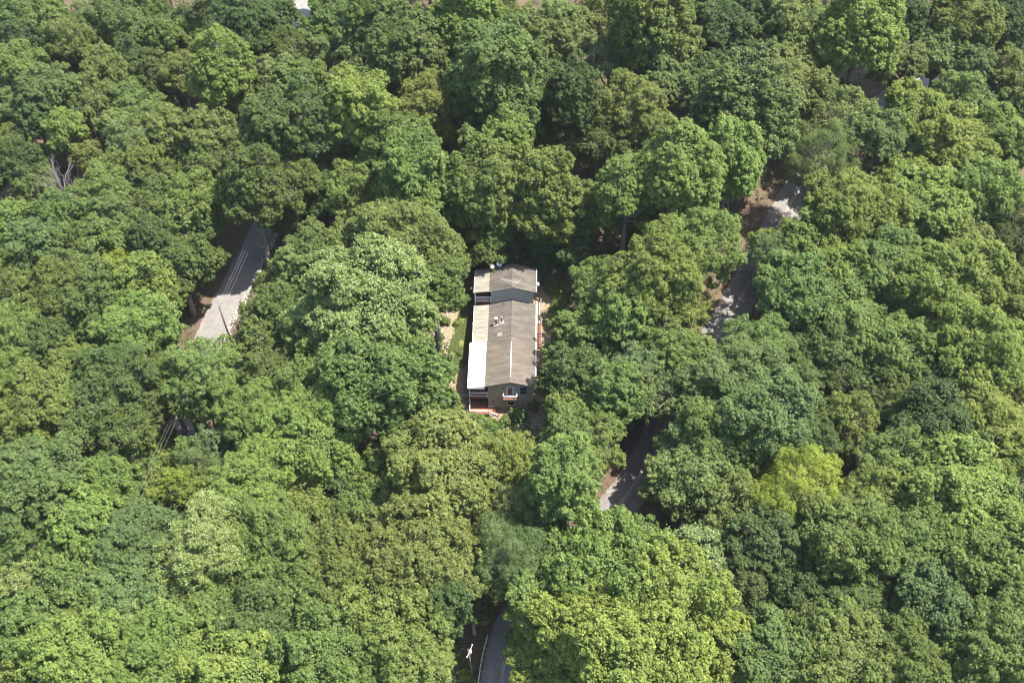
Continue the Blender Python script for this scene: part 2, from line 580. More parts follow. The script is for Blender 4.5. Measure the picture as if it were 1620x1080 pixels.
# sheet seams on the tan roofs, bits of leaf litter on the roofs
for k in range(1, 8):
    y = 9.6 + k * 1.085
    MB().hexa([(-6.2, y, 5.222), (-3.85, y, 5.54), (-3.85, y + .03, 5.54), (-6.2, y + .03, 5.222), (-6.2, y, 5.25), (-3.85, y, 5.565), (-3.85, y + .03, 5.565), (-6.2, y + .03, 5.25)]).build('roof_seam', M['porchroof'], p2)
for k in range(1, 5):
    y = 18.12 + k * 1.1
    MB().hexa([(-6.2, y, 8.222), (-3.85, y, 8.54), (-3.85, y + .03, 8.54), (-6.2, y + .03, 8.222), (-6.2, y, 8.25), (-3.85, y, 8.565), (-3.85, y + .03, 8.565), (-6.2, y + .03, 8.25)]).build('roof_seam', M['porchroof'], p3)
litter = MB()
for (x, y, s) in ((-6.0, 3.0, .10), (-5.85, 3.2, .08), (-6.1, 2.7, .12), (-5.7, 3.4, .07), (-5.95, 3.7, .08), (-6.2, 2.4, .1), (-6.0, 4.6, .05), (-5.4, 3.9, .05), (-6.1, 1.7, .06)):
    z = 5.66 + (x + 3.98) / (2.64) * 0.36
    litter.box(x - s, x + s, y - s * .6, y + s * .6, z - .02, z + .04)
litter.build('leaf_litter', M['bark'], p1)['kind'] = 'stuff'
litter = MB()
for (x, y, s) in ((-6.0, 23.2, .16), (-5.7, 23.3, .14), (-5.4, 23.1, .1), (-5.9, 22.7, .12), (-5.2, 23.35, .12), (-4.6, 23.4, .1), (-6.1, 23.45, .12)):
    z = 8.56 + (x + 3.79) / (2.46) * 0.34
    litter.box(x - s, x + s, y - s * .5, y + s * .5, z - .02, z + .05)
litter.build('leaf_litter', M['bark'], p3)['kind'] = 'stuff'

# roof furniture: two flue pipes, a patched square, small vents
def roof_z(x, ze, zr, half): return zr - (zr - ze) * abs(x) / half
for (x, y, r_, h, cap) in ((-2.55, 13.1, .13, 1.35, .26), (-1.65, 13.35, .075, 1.15, .12)):
    z = roof_z(x, 5.60, 6.64, 3.86)
    f = MB().tube([(x, y, z - .2), (x, y, z + h)], r_, 10).build('flue_pipe', M['black'], house, True)
    MB().tube([(x, y, z + h), (x, y, z + h + .12), (x, y, z + h + .22)], [cap, cap, .03], 10).build('cap', M['dish'], f)
    MB().hexa([(x - .38, y - .3, z - .1 - .1), (x + .38, y - .3, z + .1 - .1), (x + .38, y + .3, z + .0), (x - .38, y + .3, z - .2),
               (x - .38, y - .3, z - .1 + .03), (x + .38, y - .3, z + .1 + .03), (x + .38, y + .3, z + .13), (x - .38, y + .3, z - .07)]).build('flashing', M['greywood'], f)
for (x, y, w) in ((-1.9, 10.75, .38),):
    z0, z1 = roof_z(x - w, 5.6, 6.64, 3.86), roof_z(x + w, 5.6, 6.64, 3.86)
    MB().hexa([(x - w, y - .4, z0 - .03), (x + w, y - .4, z1 - .03), (x + w, y + .4, z1 - .03), (x - w, y + .4, z0 - .03),
               (x - w, y - .4, z0 + .02), (x + w, y - .4, z1 + .02), (x + w, y + .4, z1 + .02), (x - w, y + .4, z0 + .02)]).build('roof_patch', M['roofpatch'], house)
for (x, y, ze, zr) in ((0.75, 22.8, 8.6, 9.64), (-1.4, 17.6, 5.6, 6.64), (1.6, 22.2, 8.6, 9.64)):
    z = roof_z(x, ze, zr, 3.86)
    hb('roof_vent', M['black'], (x - .1, x + .1, y - .08, y + .08, z - .05, z + .09))


# windows, doors, vents on the front gable (wall plane y = 0.42)
YF = 0.42


def window(x0, x1, z0, z1, frame_mat, mull=True):
    w = hb('window', M['glass'], (x0 + .02, x1 - .02, YF - .03, YF + .04, z0 + .02, z1 - .02))
    t = .11
    hb('frame', frame_mat, (x0 - t, x1 + t, YF - .07, YF + .02, z1, z1 + t), (x0 - t, x1 + t, YF - .09, YF + .02, z0 - t, z0),
       (x0 - t, x0, YF - .07, YF + .02, z0, z1), (x1, x1 + t, YF - .07, YF + .02, z0, z1), parent=w)
    if mull:
        hb('sash', frame_mat, (x0, x1, YF - .05, YF + .01, (z0 + z1) / 2 - .03, (z0 + z1) / 2 + .03), parent=w)
    return w


window(1.48, 2.5, 3.45, 5.05, M['blue'])
window(-0.45, 0.62, 0.9, 1.65, M['white'], False)
d = hb('door', M['blue'], (-0.72, 0.62, YF - .06, YF + .03, 3.08, 5.15))
d['label'] = 'pale blue balcony double door'
hb('pane', M['glass'], (-0.38, 0.28, YF - .075, YF - .055, 3.35, 4.95), parent=d)
hb('wood_panel', M['redwood'], (-0.33, 0.23, YF - .09, YF - .072, 3.75, 4.75), parent=d)
hb('handle', M['black'], (-0.50, -0.44, YF - .12, YF - .06, 4.0, 4.12), parent=d)
MB().tube([(0, YF - .08, 5.98), (0, YF + .02, 5.98)], .3, 8).build('gable_vent', M['blue'], house)
for x in (-2.0, -0.35, 1.95):
    hb('foundation_vent', M['black'], (x - .22, x + .22, YF - .02, YF + .03, 0.06, 0.26))
for x, z in ((-1.05, 4.75), (-2.7, 1.95)):
    l = hb('wall_lantern', M['black'], (x - .07, x + .07, YF - .22, YF - .06, z - .16, z + .2))
    hb('bracket', M['blue'], (x - .05, x + .05, YF - .06, YF + .01, z - .3, z + .1), parent=l)
hb('corner_board', M['siding2'], (-3.53, -3.38, YF - .03, YF + .05, -0.3, 5.5))
hb('corner_board', M['siding2'], (3.33, 3.48, YF - .03, YF + .05, -0.3, 5.5))


def railing(pts, z0, h, post_mat, parent, name='railing', gap=0.16, rail_w=.06):
    """handrail, bottom rail and balusters along a plan line"""
    m = MB()
    for (a, b) in zip(pts[:-1], pts[1:]):
        a_, b_ = Vector((*a, 0)), Vector((*b, 0))
        L = (b_ - a_).length
        za = z0 if not hasattr(z0, '__len__') else z0[pts.index(a)]
        zb = z0 if not hasattr(z0, '__len__') else z0[pts.index(b)]
        for dz, r_ in ((h, rail_w), (0.12, .035)):
            m.tube([(a[0], a[1], za + dz), (b[0], b[1], zb + dz)], r_, 4)
        for k in range(1, int(L / gap)):
            t = k * gap / L
            p = a_.lerp(b_, t)
            z = za + (zb - za) * t
            m.box(p.x - .016, p.x + .016, p.y - .016, p.y + .016, z + .12, z + h)
    for p in pts:
        z = z0 if not hasattr(z0, '__len__') else z0[pts.index(p)]
        m.box(p[0] - .05, p[0] + .05, p[1] - .05, p[1] + .05, z, z + h + .1)
    return m.build(name, post_mat, parent)


# balcony on the front gable
bal = hb('balcony', M['redwood'], (-1.15, 1.05, YF - 1.0, YF - .001, 2.88, 3.02))
bal['label'] = 'small red-floored balcony with white handrail'
railing([(-1.1, YF - .05), (-1.1, YF - .95), (1.0, YF - .95), (1.0, YF - .05)], 3.02, 0.92, M['white'], bal, rail_w=.075)
for xs_ in (-1.1, 0.9):
    hb('support', M['siding'], (xs_, xs_ + .1, YF - .9, YF - .01, 2.70, 2.88), parent=bal)


# porches on the left side: floors, posts, railings
def planks(name, x0, x1, y0, y1, z, parent, w=0.28):
    f = hb(name, M['redwood'], (x0, x1, y0, y1, z - .16, z - .045), parent=parent)
    n = int((x1 - x0) / w)
    me = None
    for k in range(n):
        xa = x0 + (x1 - x0) * k / n
        if me is None:
            o = MB().box(.008, (x1 - x0) / n - .008, 0, y1 - y0, -.045, 0).build('plank', M['redwood'], f)
            me = o.data
        else:
            o = new_obj('plank', me, f)
        o.location = (xa, y0, z + R.uniform(-.004, .004))
    return f


up = planks('porch_floor', -6.45, -3.52, 0.05, 18.2, 2.95, house)
up['label'] = 'red-stained upper porch floor'
for y in (0.15, 4.8, 9.5, 14, 18.1):
    hb('porch_post', M['white'], (-6.44, -6.30, y, y + .14, -0.4 + y * .125, 5.2))
railing([(-6.36, 0.18), (-3.62, 0.18)], 2.95, 0.98, M['white'], house, rail_w=.07)
railing([(-6.38, 0.3), (-6.38, 9.4)], 2.95, 0.98, M['white'], house)
low = planks('deck', -6.45, -3.52, -1.25, 9.0, 0.42, house)
low['label'] = 'red-stained lower deck in front of the porch'
planks('deck', -3.5, -2.55, -1.25, 0.36, 0.42, house)
railing([(-6.38, 0.0), (-6.38, -1.2), (-3.4, -1.2)], 0.42, 0.85, M['white'], house)
st = MB()
for k in range(3):
    st.box(-2.53 + k * .3, -2.25 + k * .3, -1.2, 0.3, -0.45, 0.3 - k * .16)
st = st.build('deck_steps', M['redwood'], house)
railing([(-3.4, -1.22), (-2.0, -1.75)], (0.42, 0.0), 0.85, M['white'], st)
hb('lattice', M['greywood'], (-6.45, -2.5, -1.23, -1.18, -0.5, 0.25))
# rear porch, one storey higher
rp = planks('porch_floor', -6.2, -3.52, 18.3, 23.3, 5.95, house)
railing([(-6.12, 18.4), (-3.62, 18.4)], 5.95, 1.0, M['white'], house, gap=.14, rail_w=.07)
railing([(-6.12, 18.5), (-6.12, 23.2)], 5.95, 1.0, M['white'], house)
for y in (18.33, 23.1):
    hb('porch_post', M['white'], (-6.19, -6.05, y, y + .14, 1.5, 8.1))
hb('door', M['white'], (-3.53, -3.46, 20.2, 21.1, 5.96, 7.9))
# right side: grey walkway, red stairs
wk = hb('walkway', M['greywood'], (3.92, 4.75, 16.4, 22.0, 2.75, 2.9))
railing([(4.72, 16.45), (4.72, 22.0)], 2.9, 0.9, M['greywood'], wk)
for y in (16.5, 19, 21.8):
    hb('support', M['greywood'], (4.6, 4.72, y, y + .12, 1.6, 2.75), parent=wk)
hb('landing', M['redwood'], (3.92, 4.75, 14.2, 16.38, 2.70, 2.84))
for k in range(5):
    hb('stair_tread', M['redwood'], (3.92, 4.75, 13.75 - k * .42, 14.1 - k * .42, 2.55 - k * .2, 2.62 - k * .2))
hb('stair_post', M['redwood'], (4.70, 4.78, 14.1, 14.2, 1.4, 2.7))
hb('stair_post', M['redwood'], (4.70, 4.78, 12.0, 12.1, 1.3, 1.8))
railing([(4.78, 16.3), (4.78, 14.2), (4.78, 12.05)], (2.84, 2.84, 1.75), 0.9, M['greywood'], house)


# ---------- things on and beside the house
def h2w(x, y, z):
    c, s = math.cos(HROT), math.sin(HROT)
    return (HX + x * c - y * s, HY + x * s + y * c, z)


def dish(loc, rz, size, label, mast=1.0):
    e = new_obj('satellite_dish', None)
    e.location = loc
    e.rotation_euler = (0, 0, rz)
    tag(e, label, 'satellite dish', 'satellite dishes on the roof')
    MB().tube([(0, 0, -.1), (0, 0, mast)], .035, 6).build('mast', M['steel'], e)
    MB().tube([(0, 0, mast * .7), (.3, .35, 0.02)], .022, 5).tube([(0, 0, mast * .7), (-.3, .35, 0.02)], .022, 5).build('strut', M['steel'], e)
    vs, fs, n, rr = [], [], 16, 4
    tilt = Matrix.Rotation(math.radians(58), 4, 'X')
    for i in range(rr + 1):
        q = i / rr
        for k in range(n):
            a = 2 * math.pi * k / n
            p = tilt @ Vector((q * size * math.cos(a), q * size * math.sin(a), .28 * size * q * q))
            vs.append((p.x, p.y - .08, p.z + mast))
    for i in range(rr):
        for k in range(n):
            fs.append((i * n + k, i * n + (k + 1) % n, (i + 1) * n + (k + 1) % n, (i + 1) * n + k))
    refl = MB().add(vs, fs).build('reflector', M['dish'], e, True)
    so = refl.modifiers.new('thickness', 'SOLIDIFY')
    so.thickness = .025
    f = tilt @ Vector((0, 0, size * .95))
    MB().tube([(0, -.08 - size * .1, mast - size * .75), (f.x, f.y - .1, f.z + mast)], .02, 5).build('feed_arm', M['steel'], e)
    MB().tube([(f.x, f.y - .14, f.z + mast), (f.x, f.y - .02, f.z + mast - .05)], .05, 6).build('receiver', M['black'], e)
    return e


dish(h2w(-3.45, 22.95, 8.68), math.radians(10), 0.36, 'smaller grey satellite dish at the rear roof edge, nearer the tan porch roof')
dish(h2w(-2.25, 23.25, 8.98), math.radians(5), 0.46, 'larger grey satellite dish at the rear roof edge, nearer the ridge', 1.1)
dish(h2w(4.05, 19.9, 8.3), math.radians(60), 0.30, 'small white satellite dish at the eave over the bare yard', 0.4)

ant = new_obj('television_antenna', None)
ant.location = h2w(-0.35, 18.55, 9.5)
ant.rotation_euler = (0, 0, math.radians(-14))
tag(ant, 'white rooftop television antenna with many thin cross rods', 'antenna')
MB().tube([(0, 0, -.1), (0, 0, 1.0)], .028, 6).build('mast', M['rod'], ant)
MB().tube([(-1.75, .25, 1.0), (1.25, -.2, 1.0)], .03, 6).build('boom', M['rod'], ant)
for k in range(6):
    t = k / 5
    x = -0.75 + 2.0 * t
    yb = .25 - .15 * (x + 1.75)
    L = .40 + .60 * t
    MB().tube([(x - L * .42, yb - L, 1.02), (x + L * .35, yb + L, 1.02)], .012, 5).build('rod', M['rod'], ant)

bench = new_obj('garden_bench', None)
bench.location = h2w(-3.0, 0.1, 0.43)
tag(bench, 'low grey bench against the front wall beside the deck', 'bench')
MB().box(-.48, .48, -.18, .2, .38, .44).build('seat', M['greywood'], bench)
MB().box(-.48, .48, .18, .24, .44, .85).build('backrest', M['greywood'], bench)
for sx in (-.42, .36):
    for sy in (-.16, .14):
        MB().box(sx, sx + .06, sy, sy + .06, 0, .38).build('leg', M['greywood'], bench)

x, y, z = at(877, 436)
box = new_obj('utility_box', None)
box.location = (x, y, z)
tag(box, 'pale utility cabinet on a post at the rear yard corner', 'cabinet')
MB().box(-.35, .35, -.12, .12, .5, 1.75).build('cabinet', M['steel'], box)
MB().box(-.3, .3, -.14, -.12, .6, 1.65).build('door', M['dish'], box)
MB().box(-.06, .06, .0, .12, -.2, .5).build('post', M['greywood'], box)

# blue-white handrail sticking out beyond the porch on the left
ld = new_obj('ladder', None)
ld.location = h2w(-7.2, 2.2, 0.25)
ld.rotation_euler = (0, 0, math.radians(-28))
tag(ld, 'pale blue ladder lying propped beside the white-roofed porch', 'ladder')
for s in (-.2, .2):
    MB().tube([(-1.1, s, .12), (1.0, s, 1.3)], .04, 5).build('rail', M['blue'], ld)
for k in range(6):
    t = (k + .5) / 6
    MB().tube([(-1.1 + 2.1 * t, -.2, .12 + 1.18 * t), (-1.1 + 2.1 * t, .2, .12 + 1.18 * t)], .025, 5).build('rung', M['blue'], ld)

# ------------------------------------------------------------------ poles, wires, guard rail
def wire(a, b, sag, r=.013):
    pts = []
    for k in range(25):
        t = k / 24
        p = Vector(a).lerp(Vector(b), t)
        p.z -= sag * 4 * t * (1 - t)
        pts.append(p)
    return MB().tube(pts, r, 5)


def utility_pole(loc, h, lean, label, armz=None, rz=0.0, transformer=False):
    e = new_obj('utility_pole', None)
    e.location = loc
    e.rotation_euler = (lean[0], lean[1], rz)
    tag(e, label, 'utility pole', 'utility poles beside the roads')
    MB().tube([(0, 0, -1), (0, 0, h * .5), (0, 0, h)], [.17, .15, .12], 10).build('shaft', M['pole'], e, True)
    if armz:
        MB().box(-1.0, 1.0, -.22, -.12, armz - .06, armz + .06).build('crossarm', M['greywood'], e)
        for xx in (-.9, 0, .9):
            MB().tube([(xx, -.17, armz + .06), (xx, -.17, armz + .16), (xx, -.17, armz + .3)], [.05, .09, .05], 8).build('insulator', M['white'], e)
    if transformer:
        MB().tube([(.38, 0, h - 2.0), (.38, 0, h - 1.1), (.38, 0, h - 1.0)], [.24, .24, .1], 12).build('transformer', M['dish'], e, True)
    return e


pole_px = at(368, 547)
POLE_H = 9.2
pole1 = utility_pole(pole_px, POLE_H, (0, -0.08), 'dark bare utility pole leaning over the white-shouldered road', armz=None)
ptop = Vector(pole_px) + Vector((-.75, 0, POLE_H - .4))
def foot(px, py, h):
    x, y, z = at(px, py, h)
    return x, y, z - h


pa = foot(150, 920, 17.5)
pb = foot(473, 190, 14.0)
wires_far = [Vector(pa) + Vector((0, 0, 17.5)), Vector(pb) + Vector((0, 0, 14.0))]
for i, off in enumerate((-.55, 0.0, .5)):
    o = Vector((off, off * .4, -.18 * abs(i - 1)))
    w = wire(ptop + o, wires_far[0] + o, 1.3).build('power_line', M['wire'])
    tag(w, ('leftmost', 'middle', 'rightmost')[i] + ' of the three thin power lines over the earth strip below the leaning pole', 'power line', 'power lines below the leaning pole')
    w = wire(ptop + o, wires_far[1] + o, 0.8).build('power_line', M['wire'])
    tag(w, ('leftmost', 'middle', 'rightmost')[i] + ' of the three thin power lines over the white-shouldered road', 'power line', 'power lines above the road')
utility_pole(pa, 17.9, (0, 0), 'utility pole sunk in the trees at the lower end of the power lines', armz=17.3, rz=.3)
utility_pole(pb, 14.4, (0, 0), 'utility pole among the trees at the upper end of the road', armz=13.8, rz=.3)
bp = at(748, 1070)
pole2 = utility_pole(bp, 9.0, (0, -0.12), 'vine-wrapped utility pole with insulators and transformer beside the guard rail', armz=8.5, rz=1.2, transformer=True)

# guard rail along the lowest stretch of road
gr = new_obj('guard_rail', None)
line = [np.array(p) for p in ROAD_R][-36:-4]
gpts = []
for i, p in enumerate(line):
    t = line[min(i + 1, len(line) - 1)] - line[max(i - 1, 0)]
    t = t / np.hypot(*t)
    q = p + np.array([t[1], -t[0]]) * 3.05
    gpts.append(Vector((q[0], q[1], float(gh(*q)))))
gr.location = gpts[0]
tag(gr, 'rusty pale steel guard rail along the lowest road', 'guard rail')
m = MB()
for dz, r_ in ((.72, .07), (.62, .05), (.52, .07)):
    m.tube([p - gpts[0] + Vector((0, 0, dz)) for p in gpts], r_, 6)
m.build('rail', M['steel'], gr, True)
for i in range(0, len(gpts), 2):
    p = gpts[i] - gpts[0]
    MB().box(p.x - .08, p.x + .08, p.y - .08, p.y + .08, p.z - .4, p.z + .78).build('post', M['greywood'], gr)

# ------------------------------------------------------------------ trees: leaf-by-leaf crowns
UPN = np.array([0, 0, 1.0])


def unit(v):
    return v / (np.linalg.norm(v, axis=-1, keepdims=True) + 1e-9)


def leaf_quads(pos, nrm, size, rng, asp=0.62, fold=0.12):
    n = len(pos)
    a = unit(np.cross(nrm, rng.normal(size=(n, 3))))
    b = np.cross(nrm, a)
    L = size[:, None]
    W = L * asp
    p0 = pos - a * L * .5
    p2 = pos + a * L * .5 - nrm * L * fold
    p1 = pos + b * W * .5 + nrm * L * fold
    p3 = pos - b * W * .5 + nrm * L * fold
    v = np.stack([p0, p1, p2, p3], 1).reshape(-1, 3)
    q = np.arange(n * 4).reshape(n, 4)
    return v, q


def envelope(kind, u):
    """crown radius in direction u for a crown of unit half-width (z half-heights differ by kind)"""
    z = u[:, 2]
    h = np.hypot(u[:, 0], u[:, 1])
    if kind == 'tall':
        p_ = np.where(z > 0, 1.6, 2.4)
        return 1.0 / (np.abs(h) ** p_ + np.abs(z / np.where(z > 0, 1.7, 2.2)) ** p_) ** (1 / p_)
    if kind == 'cone':
        zz = np.where(z > 0, 2.1, 1.2)
        return 1.0 / (np.abs(h / 1.0) ** 1.25 + np.abs(z / zz) ** 1.25) ** (1 / 1.25)
    if kind == 'broad':
        return 1.0 / np.sqrt(h ** 2 + (z / np.where(z > 0, 0.72, 0.8)) ** 2)
    return 1.0 / np.sqrt(h ** 2 + (z / np.where(z > 0, 0.98, 1.35)) ** 2)


def make_crown(kind, rad, seed, leaf, clump_r, lobes, density=1.0, droop=0.0, asp=0.62):
    rng = np.random.default_rng(seed)
    # main lobes (boughs) over the crown
    n = lobes
    k = np.arange(n) + .5
    z = 1 - (1.9 if kind == 'tall' else 1.75) * k / n
    ph = k * 2.399963 + rng.uniform(0, 6.28)
    u = np.stack([np.sqrt(np.maximum(0, 1 - z * z)) * np.cos(ph), np.sqrt(np.maximum(0, 1 - z * z)) * np.sin(ph), z], 1)
    u = unit(u + rng.normal(scale=.16, size=u.shape))
    env = envelope(kind, u) * rad
    env *= rng.uniform(.86, 1.07, n) if kind == 'tall' else rng.uniform(.74, 1.14, n)
    lr = rad * rng.uniform(.27, .44, n) * (12.0 / lobes) ** .33 * (1.22 if kind == 'tall' else 1.0)
    lc = u * (env - lr)[:, None]
    # each bough carries rounded puffs of foliage, each puff many leaf clumps
    pc, pr, pu, pw = [], [], [], []
    for i in range(n):
        m = max(6, int(11 * (lr[i] / 1.6) ** 2 * 1.25))
        kk = np.arange(m) + .5
        zz = 1 - 2 * kk / m
        pp = kk * 2.399963 + rng.uniform(0, 6.28)
        d = np.stack([np.sqrt(1 - zz * zz) * np.cos(pp), np.sqrt(1 - zz * zz) * np.sin(pp), zz], 1)
        d = unit(d + rng.normal(scale=.22, size=d.shape))
        d = d[(d @ unit(u[i] + .35 * UPN)) > -0.3]
        r_ = .62 * rng.uniform(.5, 1.45, len(d)) * (rad / 6.0) ** .4
        p = lc[i] + d * (lr[i] * rng.uniform(.66, 1.1, len(d)) - r_ * .5)[:, None] * np.array([1, 1, .95])
        D = np.linalg.norm(p[:, None, :] - lc[None], axis=2) / lr[None]
        D[:, i] = 9
        ok = D.min(1) > .7
        pc.append(p[ok]); pr.append(r_[ok]); pu.append(unit(d[ok] * .75 + .4 * UPN + u[i] * .3)); pw.append(np.full(ok.sum(), rng.uniform(0, 1)))
    pc, pr, pu, pw = map(np.concatenate, (pc, pr, pu, pw))
    cs, ns, cw = [], [], []
    for i in range(len(pc)):
        m = max(5, int(4 * math.pi * pr[i] ** 2 * .46 / (clump_r ** 2 * 1.35) * density))
        d = unit(rng.normal(size=(m, 3)) + pu[i] * .75)
        cs.append(pc[i] + d * (pr[i] * rng.uniform(.35, 1.3, m))[:, None] * np.array([1, 1, .85]))
        ns.append(unit(d * .8 + .4 * UPN)); cw.append(np.full(m, pw[i] * .5 + rng.uniform(0, .5)))
    c = np.concatenate(cs); nn = np.concatenate(ns); lobe_w = np.concatenate(cw)
    keep = rng.uniform(size=len(c)) > .08
    c, nn, lobe_w = c[keep], nn[keep], lobe_w[keep]
    K = len(c)
    per = 16
    cr = clump_r * rng.uniform(.65, 1.3, K)
    ctint = rng.normal(.5, .13, K) + (lobe_w - .5) * .32
    d = unit(rng.normal(size=(K, per, 3)))
    dn = np.einsum('kpj,kj->kp', d, nn)
    d = d - np.where(dn < -.25, 2 * dn, 0)[..., None] * nn[:, None, :]
    rr = rng.uniform(.35, 1.0, (K, per)) ** .6
    p = c[:, None, :] + d * (rr * cr[:, None])[..., None]
    p[..., 2] -= droop * rr ** 2 * cr[:, None] * np.linalg.norm(d[..., :2], axis=-1)
    ln = unit(d * .75 + .5 * UPN + rng.normal(scale=.5, size=d.shape) + nn[:, None, :] * .3)
    pos, nrm = p.reshape(-1, 3), ln.reshape(-1, 3)
    tint = (ctint[:, None] + rng.normal(0, .17, (K, per))).reshape(-1)
    # twigs and shade leaves inside
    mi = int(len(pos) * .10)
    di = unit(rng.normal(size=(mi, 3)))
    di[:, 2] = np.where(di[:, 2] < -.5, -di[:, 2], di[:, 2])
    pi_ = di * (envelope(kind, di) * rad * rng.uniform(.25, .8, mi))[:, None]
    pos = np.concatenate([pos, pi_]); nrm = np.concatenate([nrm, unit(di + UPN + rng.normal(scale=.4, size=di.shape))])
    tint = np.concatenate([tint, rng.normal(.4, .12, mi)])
    size = leaf * rng.uniform(.65, 1.35, len(pos))
    v, q = leaf_quads(pos, nrm, size, rng, asp)
    me = np_mesh('crown_leaves', v, q, M['leaf'], np.clip(tint, 0, 1))
    # pale flower tufts for the tops
    top = (nn[:, 2] > .45) & (c[:, 2] > -.15 * rad)
    bloom = np.zeros((0, 3)), np.zeros((0, 3))
    ci = np.where(top)[0]
    ci = ci[rng.uniform(size=len(ci)) < np.clip(.05 + .5 * c[ci, 2] / rad, .02, .5)]
    bp_ = (c[ci] + nn[ci] * cr[ci][:, None] * .75)[:, None, :] + rng.normal(scale=.2, size=(len(ci), 8, 3))
    bn_ = unit(rng.normal(scale=.5, size=bp_.shape) + UPN)
    return me, lc, lr, bp_.reshape(-1, 3), bn_.reshape(-1, 3), rng


def make_trunk(lc, lr, hc, rad, seed):
    """trunk and limbs around the crown's centre (0,0,0); the foot is at -hc"""
    rr = random.Random(seed)
    m = MB()
    top = max(c[2] for c in lc) * .55
    r0 = .032 * hc + .02 * rad
    pts, rs = [], []
    bx, by = rr.uniform(-.5, .5), rr.uniform(-.5, .5)
    for k in range(8):
        t = k / 7
        pts.append((bx * math.sin(t * 3.1), by * math.sin(t * 2.6 + .3) - by * math.sin(.3), -hc - .6 + (hc + .6 + top) * t))
        rs.append(r0 * (1 - .82 * t))
    m.tube([(pts[0][0], pts[0][1], -2.0 * hc)] + pts, [r0 * 1.2] + rs, 8)   # long foot: the ground cuts it off
    for c, l in zip(lc, lr):
        t = rr.uniform(.45, .9)
        i = min(6, int(t * 7))
        a = Vector(pts[i]).lerp(Vector(pts[i + 1]), t * 7 - i)
        b = Vector(c) * rr.uniform(.85, 1.0)
        if b.z < a.z: a = Vector(pts[3]).lerp(Vector(pts[4]), rr.random())
        mid = a.lerp(b, .5) + Vector((rr.uniform(-.4, .4), rr.uniform(-.4, .4), rr.uniform(.0, .7)))
        m.tube([a, mid, b], [r0 * .36, r0 * .24, r0 * .08], 5, cap=False)
        for q in range(3):
            e = b + Vector((rr.uniform(-1, 1), rr.uniform(-1, 1), rr.uniform(-.2, 1))).normalized() * l * rr.uniform(.8, 1.22)
            m.tube([mid.lerp(b, .7), e], [r0 * .12, r0 * .03], 4, cap=False)
    me = bpy.data.meshes.new('trunk_wood')
    me.from_pydata([tuple(v) for v in m.v], [], m.f)
    me.materials.append(M['bark'])
    me.update()
    return me


PROTO = {}


def proto(key, kind, rad, seeds, leaf, clump, lobes, hc, **kw):
    for s in seeds:
        vv = random.Random(s * 7)
        me, lc, lr, bp_, bn_, rng = make_crown(kind, rad, s, leaf * vv.uniform(.68, .95), clump * vv.uniform(.85, 1.1), int(lobes * vv.uniform(.75, 1.3)), **kw)
        tr = make_trunk(lc, lr, hc, rad, s)
        v, q = leaf_quads(bp_, bn_, .17 * rng.uniform(.6, 1.3, len(bp_)), rng, .6)
        bl = np_mesh('blossom_tufts', v, q, M['blossom'], rng.uniform(.2, .8, len(bp_)))
        PROTO.setdefault(key, []).append(dict(kind=kind, rad=rad, hc=hc, crown=me, trunk=tr, bloom=bl))


#      key            kind    R    seeds          leaf clump lobes hc
proto('round_l', 'round', 7.2, (11, 12, 13), .30, .30, 36, 13.5)
proto('round_m', 'round', 4.9, (21, 22, 23, 24), .29, .29, 25, 13.5)
proto('round_s', 'round', 3.1, (31, 32), .25, .26, 15, 9.5)
proto('tall_m', 'tall', 4.9, (41, 42), .30, .28, 46, 14.5)
proto('tall_l', 'tall', 6.5, (46, 47), .31, .30, 56, 15.0)
proto('broad_m', 'broad', 6.0, (51, 52), .30, .30, 26, 14.0)
proto('feather', 'round', 5.2, (61, 62), .19, .32, 34, 13.5, droop=.5, asp=.5, density=1.5)
proto('cone', 'cone', 2.8, (71,), .24, .26, 28, 11.0)
print('LEAFQUADS', sum(len(p['crown'].polygons) for L in PROTO.values() for p in L))

TONE = {'d': ((.057, .085, .025), 'dark green'), 'e': ((.075, .107, .029), 'deep green'), 'm': ((.099, .137, .033), 'mid-green'),
        'l': ((.126, .170, .037), 'light green'), 'y': ((.130, .174, .037), 'pale yellow-green'), 'z': ((.156, .192, .026), 'bright yellow-green'), 'o': ((.110, .138, .035), 'olive green'),
        'b': ((.094, .130, .038), 'blue-green'), 's': ((.106, .146, .050), 'pale silvery-green'), 'p': ((.117, .158, .043), 'pale-tufted green')}
SHAPE = {'r': ('round', 'round-crowned'), 't': ('tall', 'tall domed'), 'w': ('broad', 'broad flat-topped'), 'f': ('feather', 'feathery'), 'c': ('cone', 'pointed')}

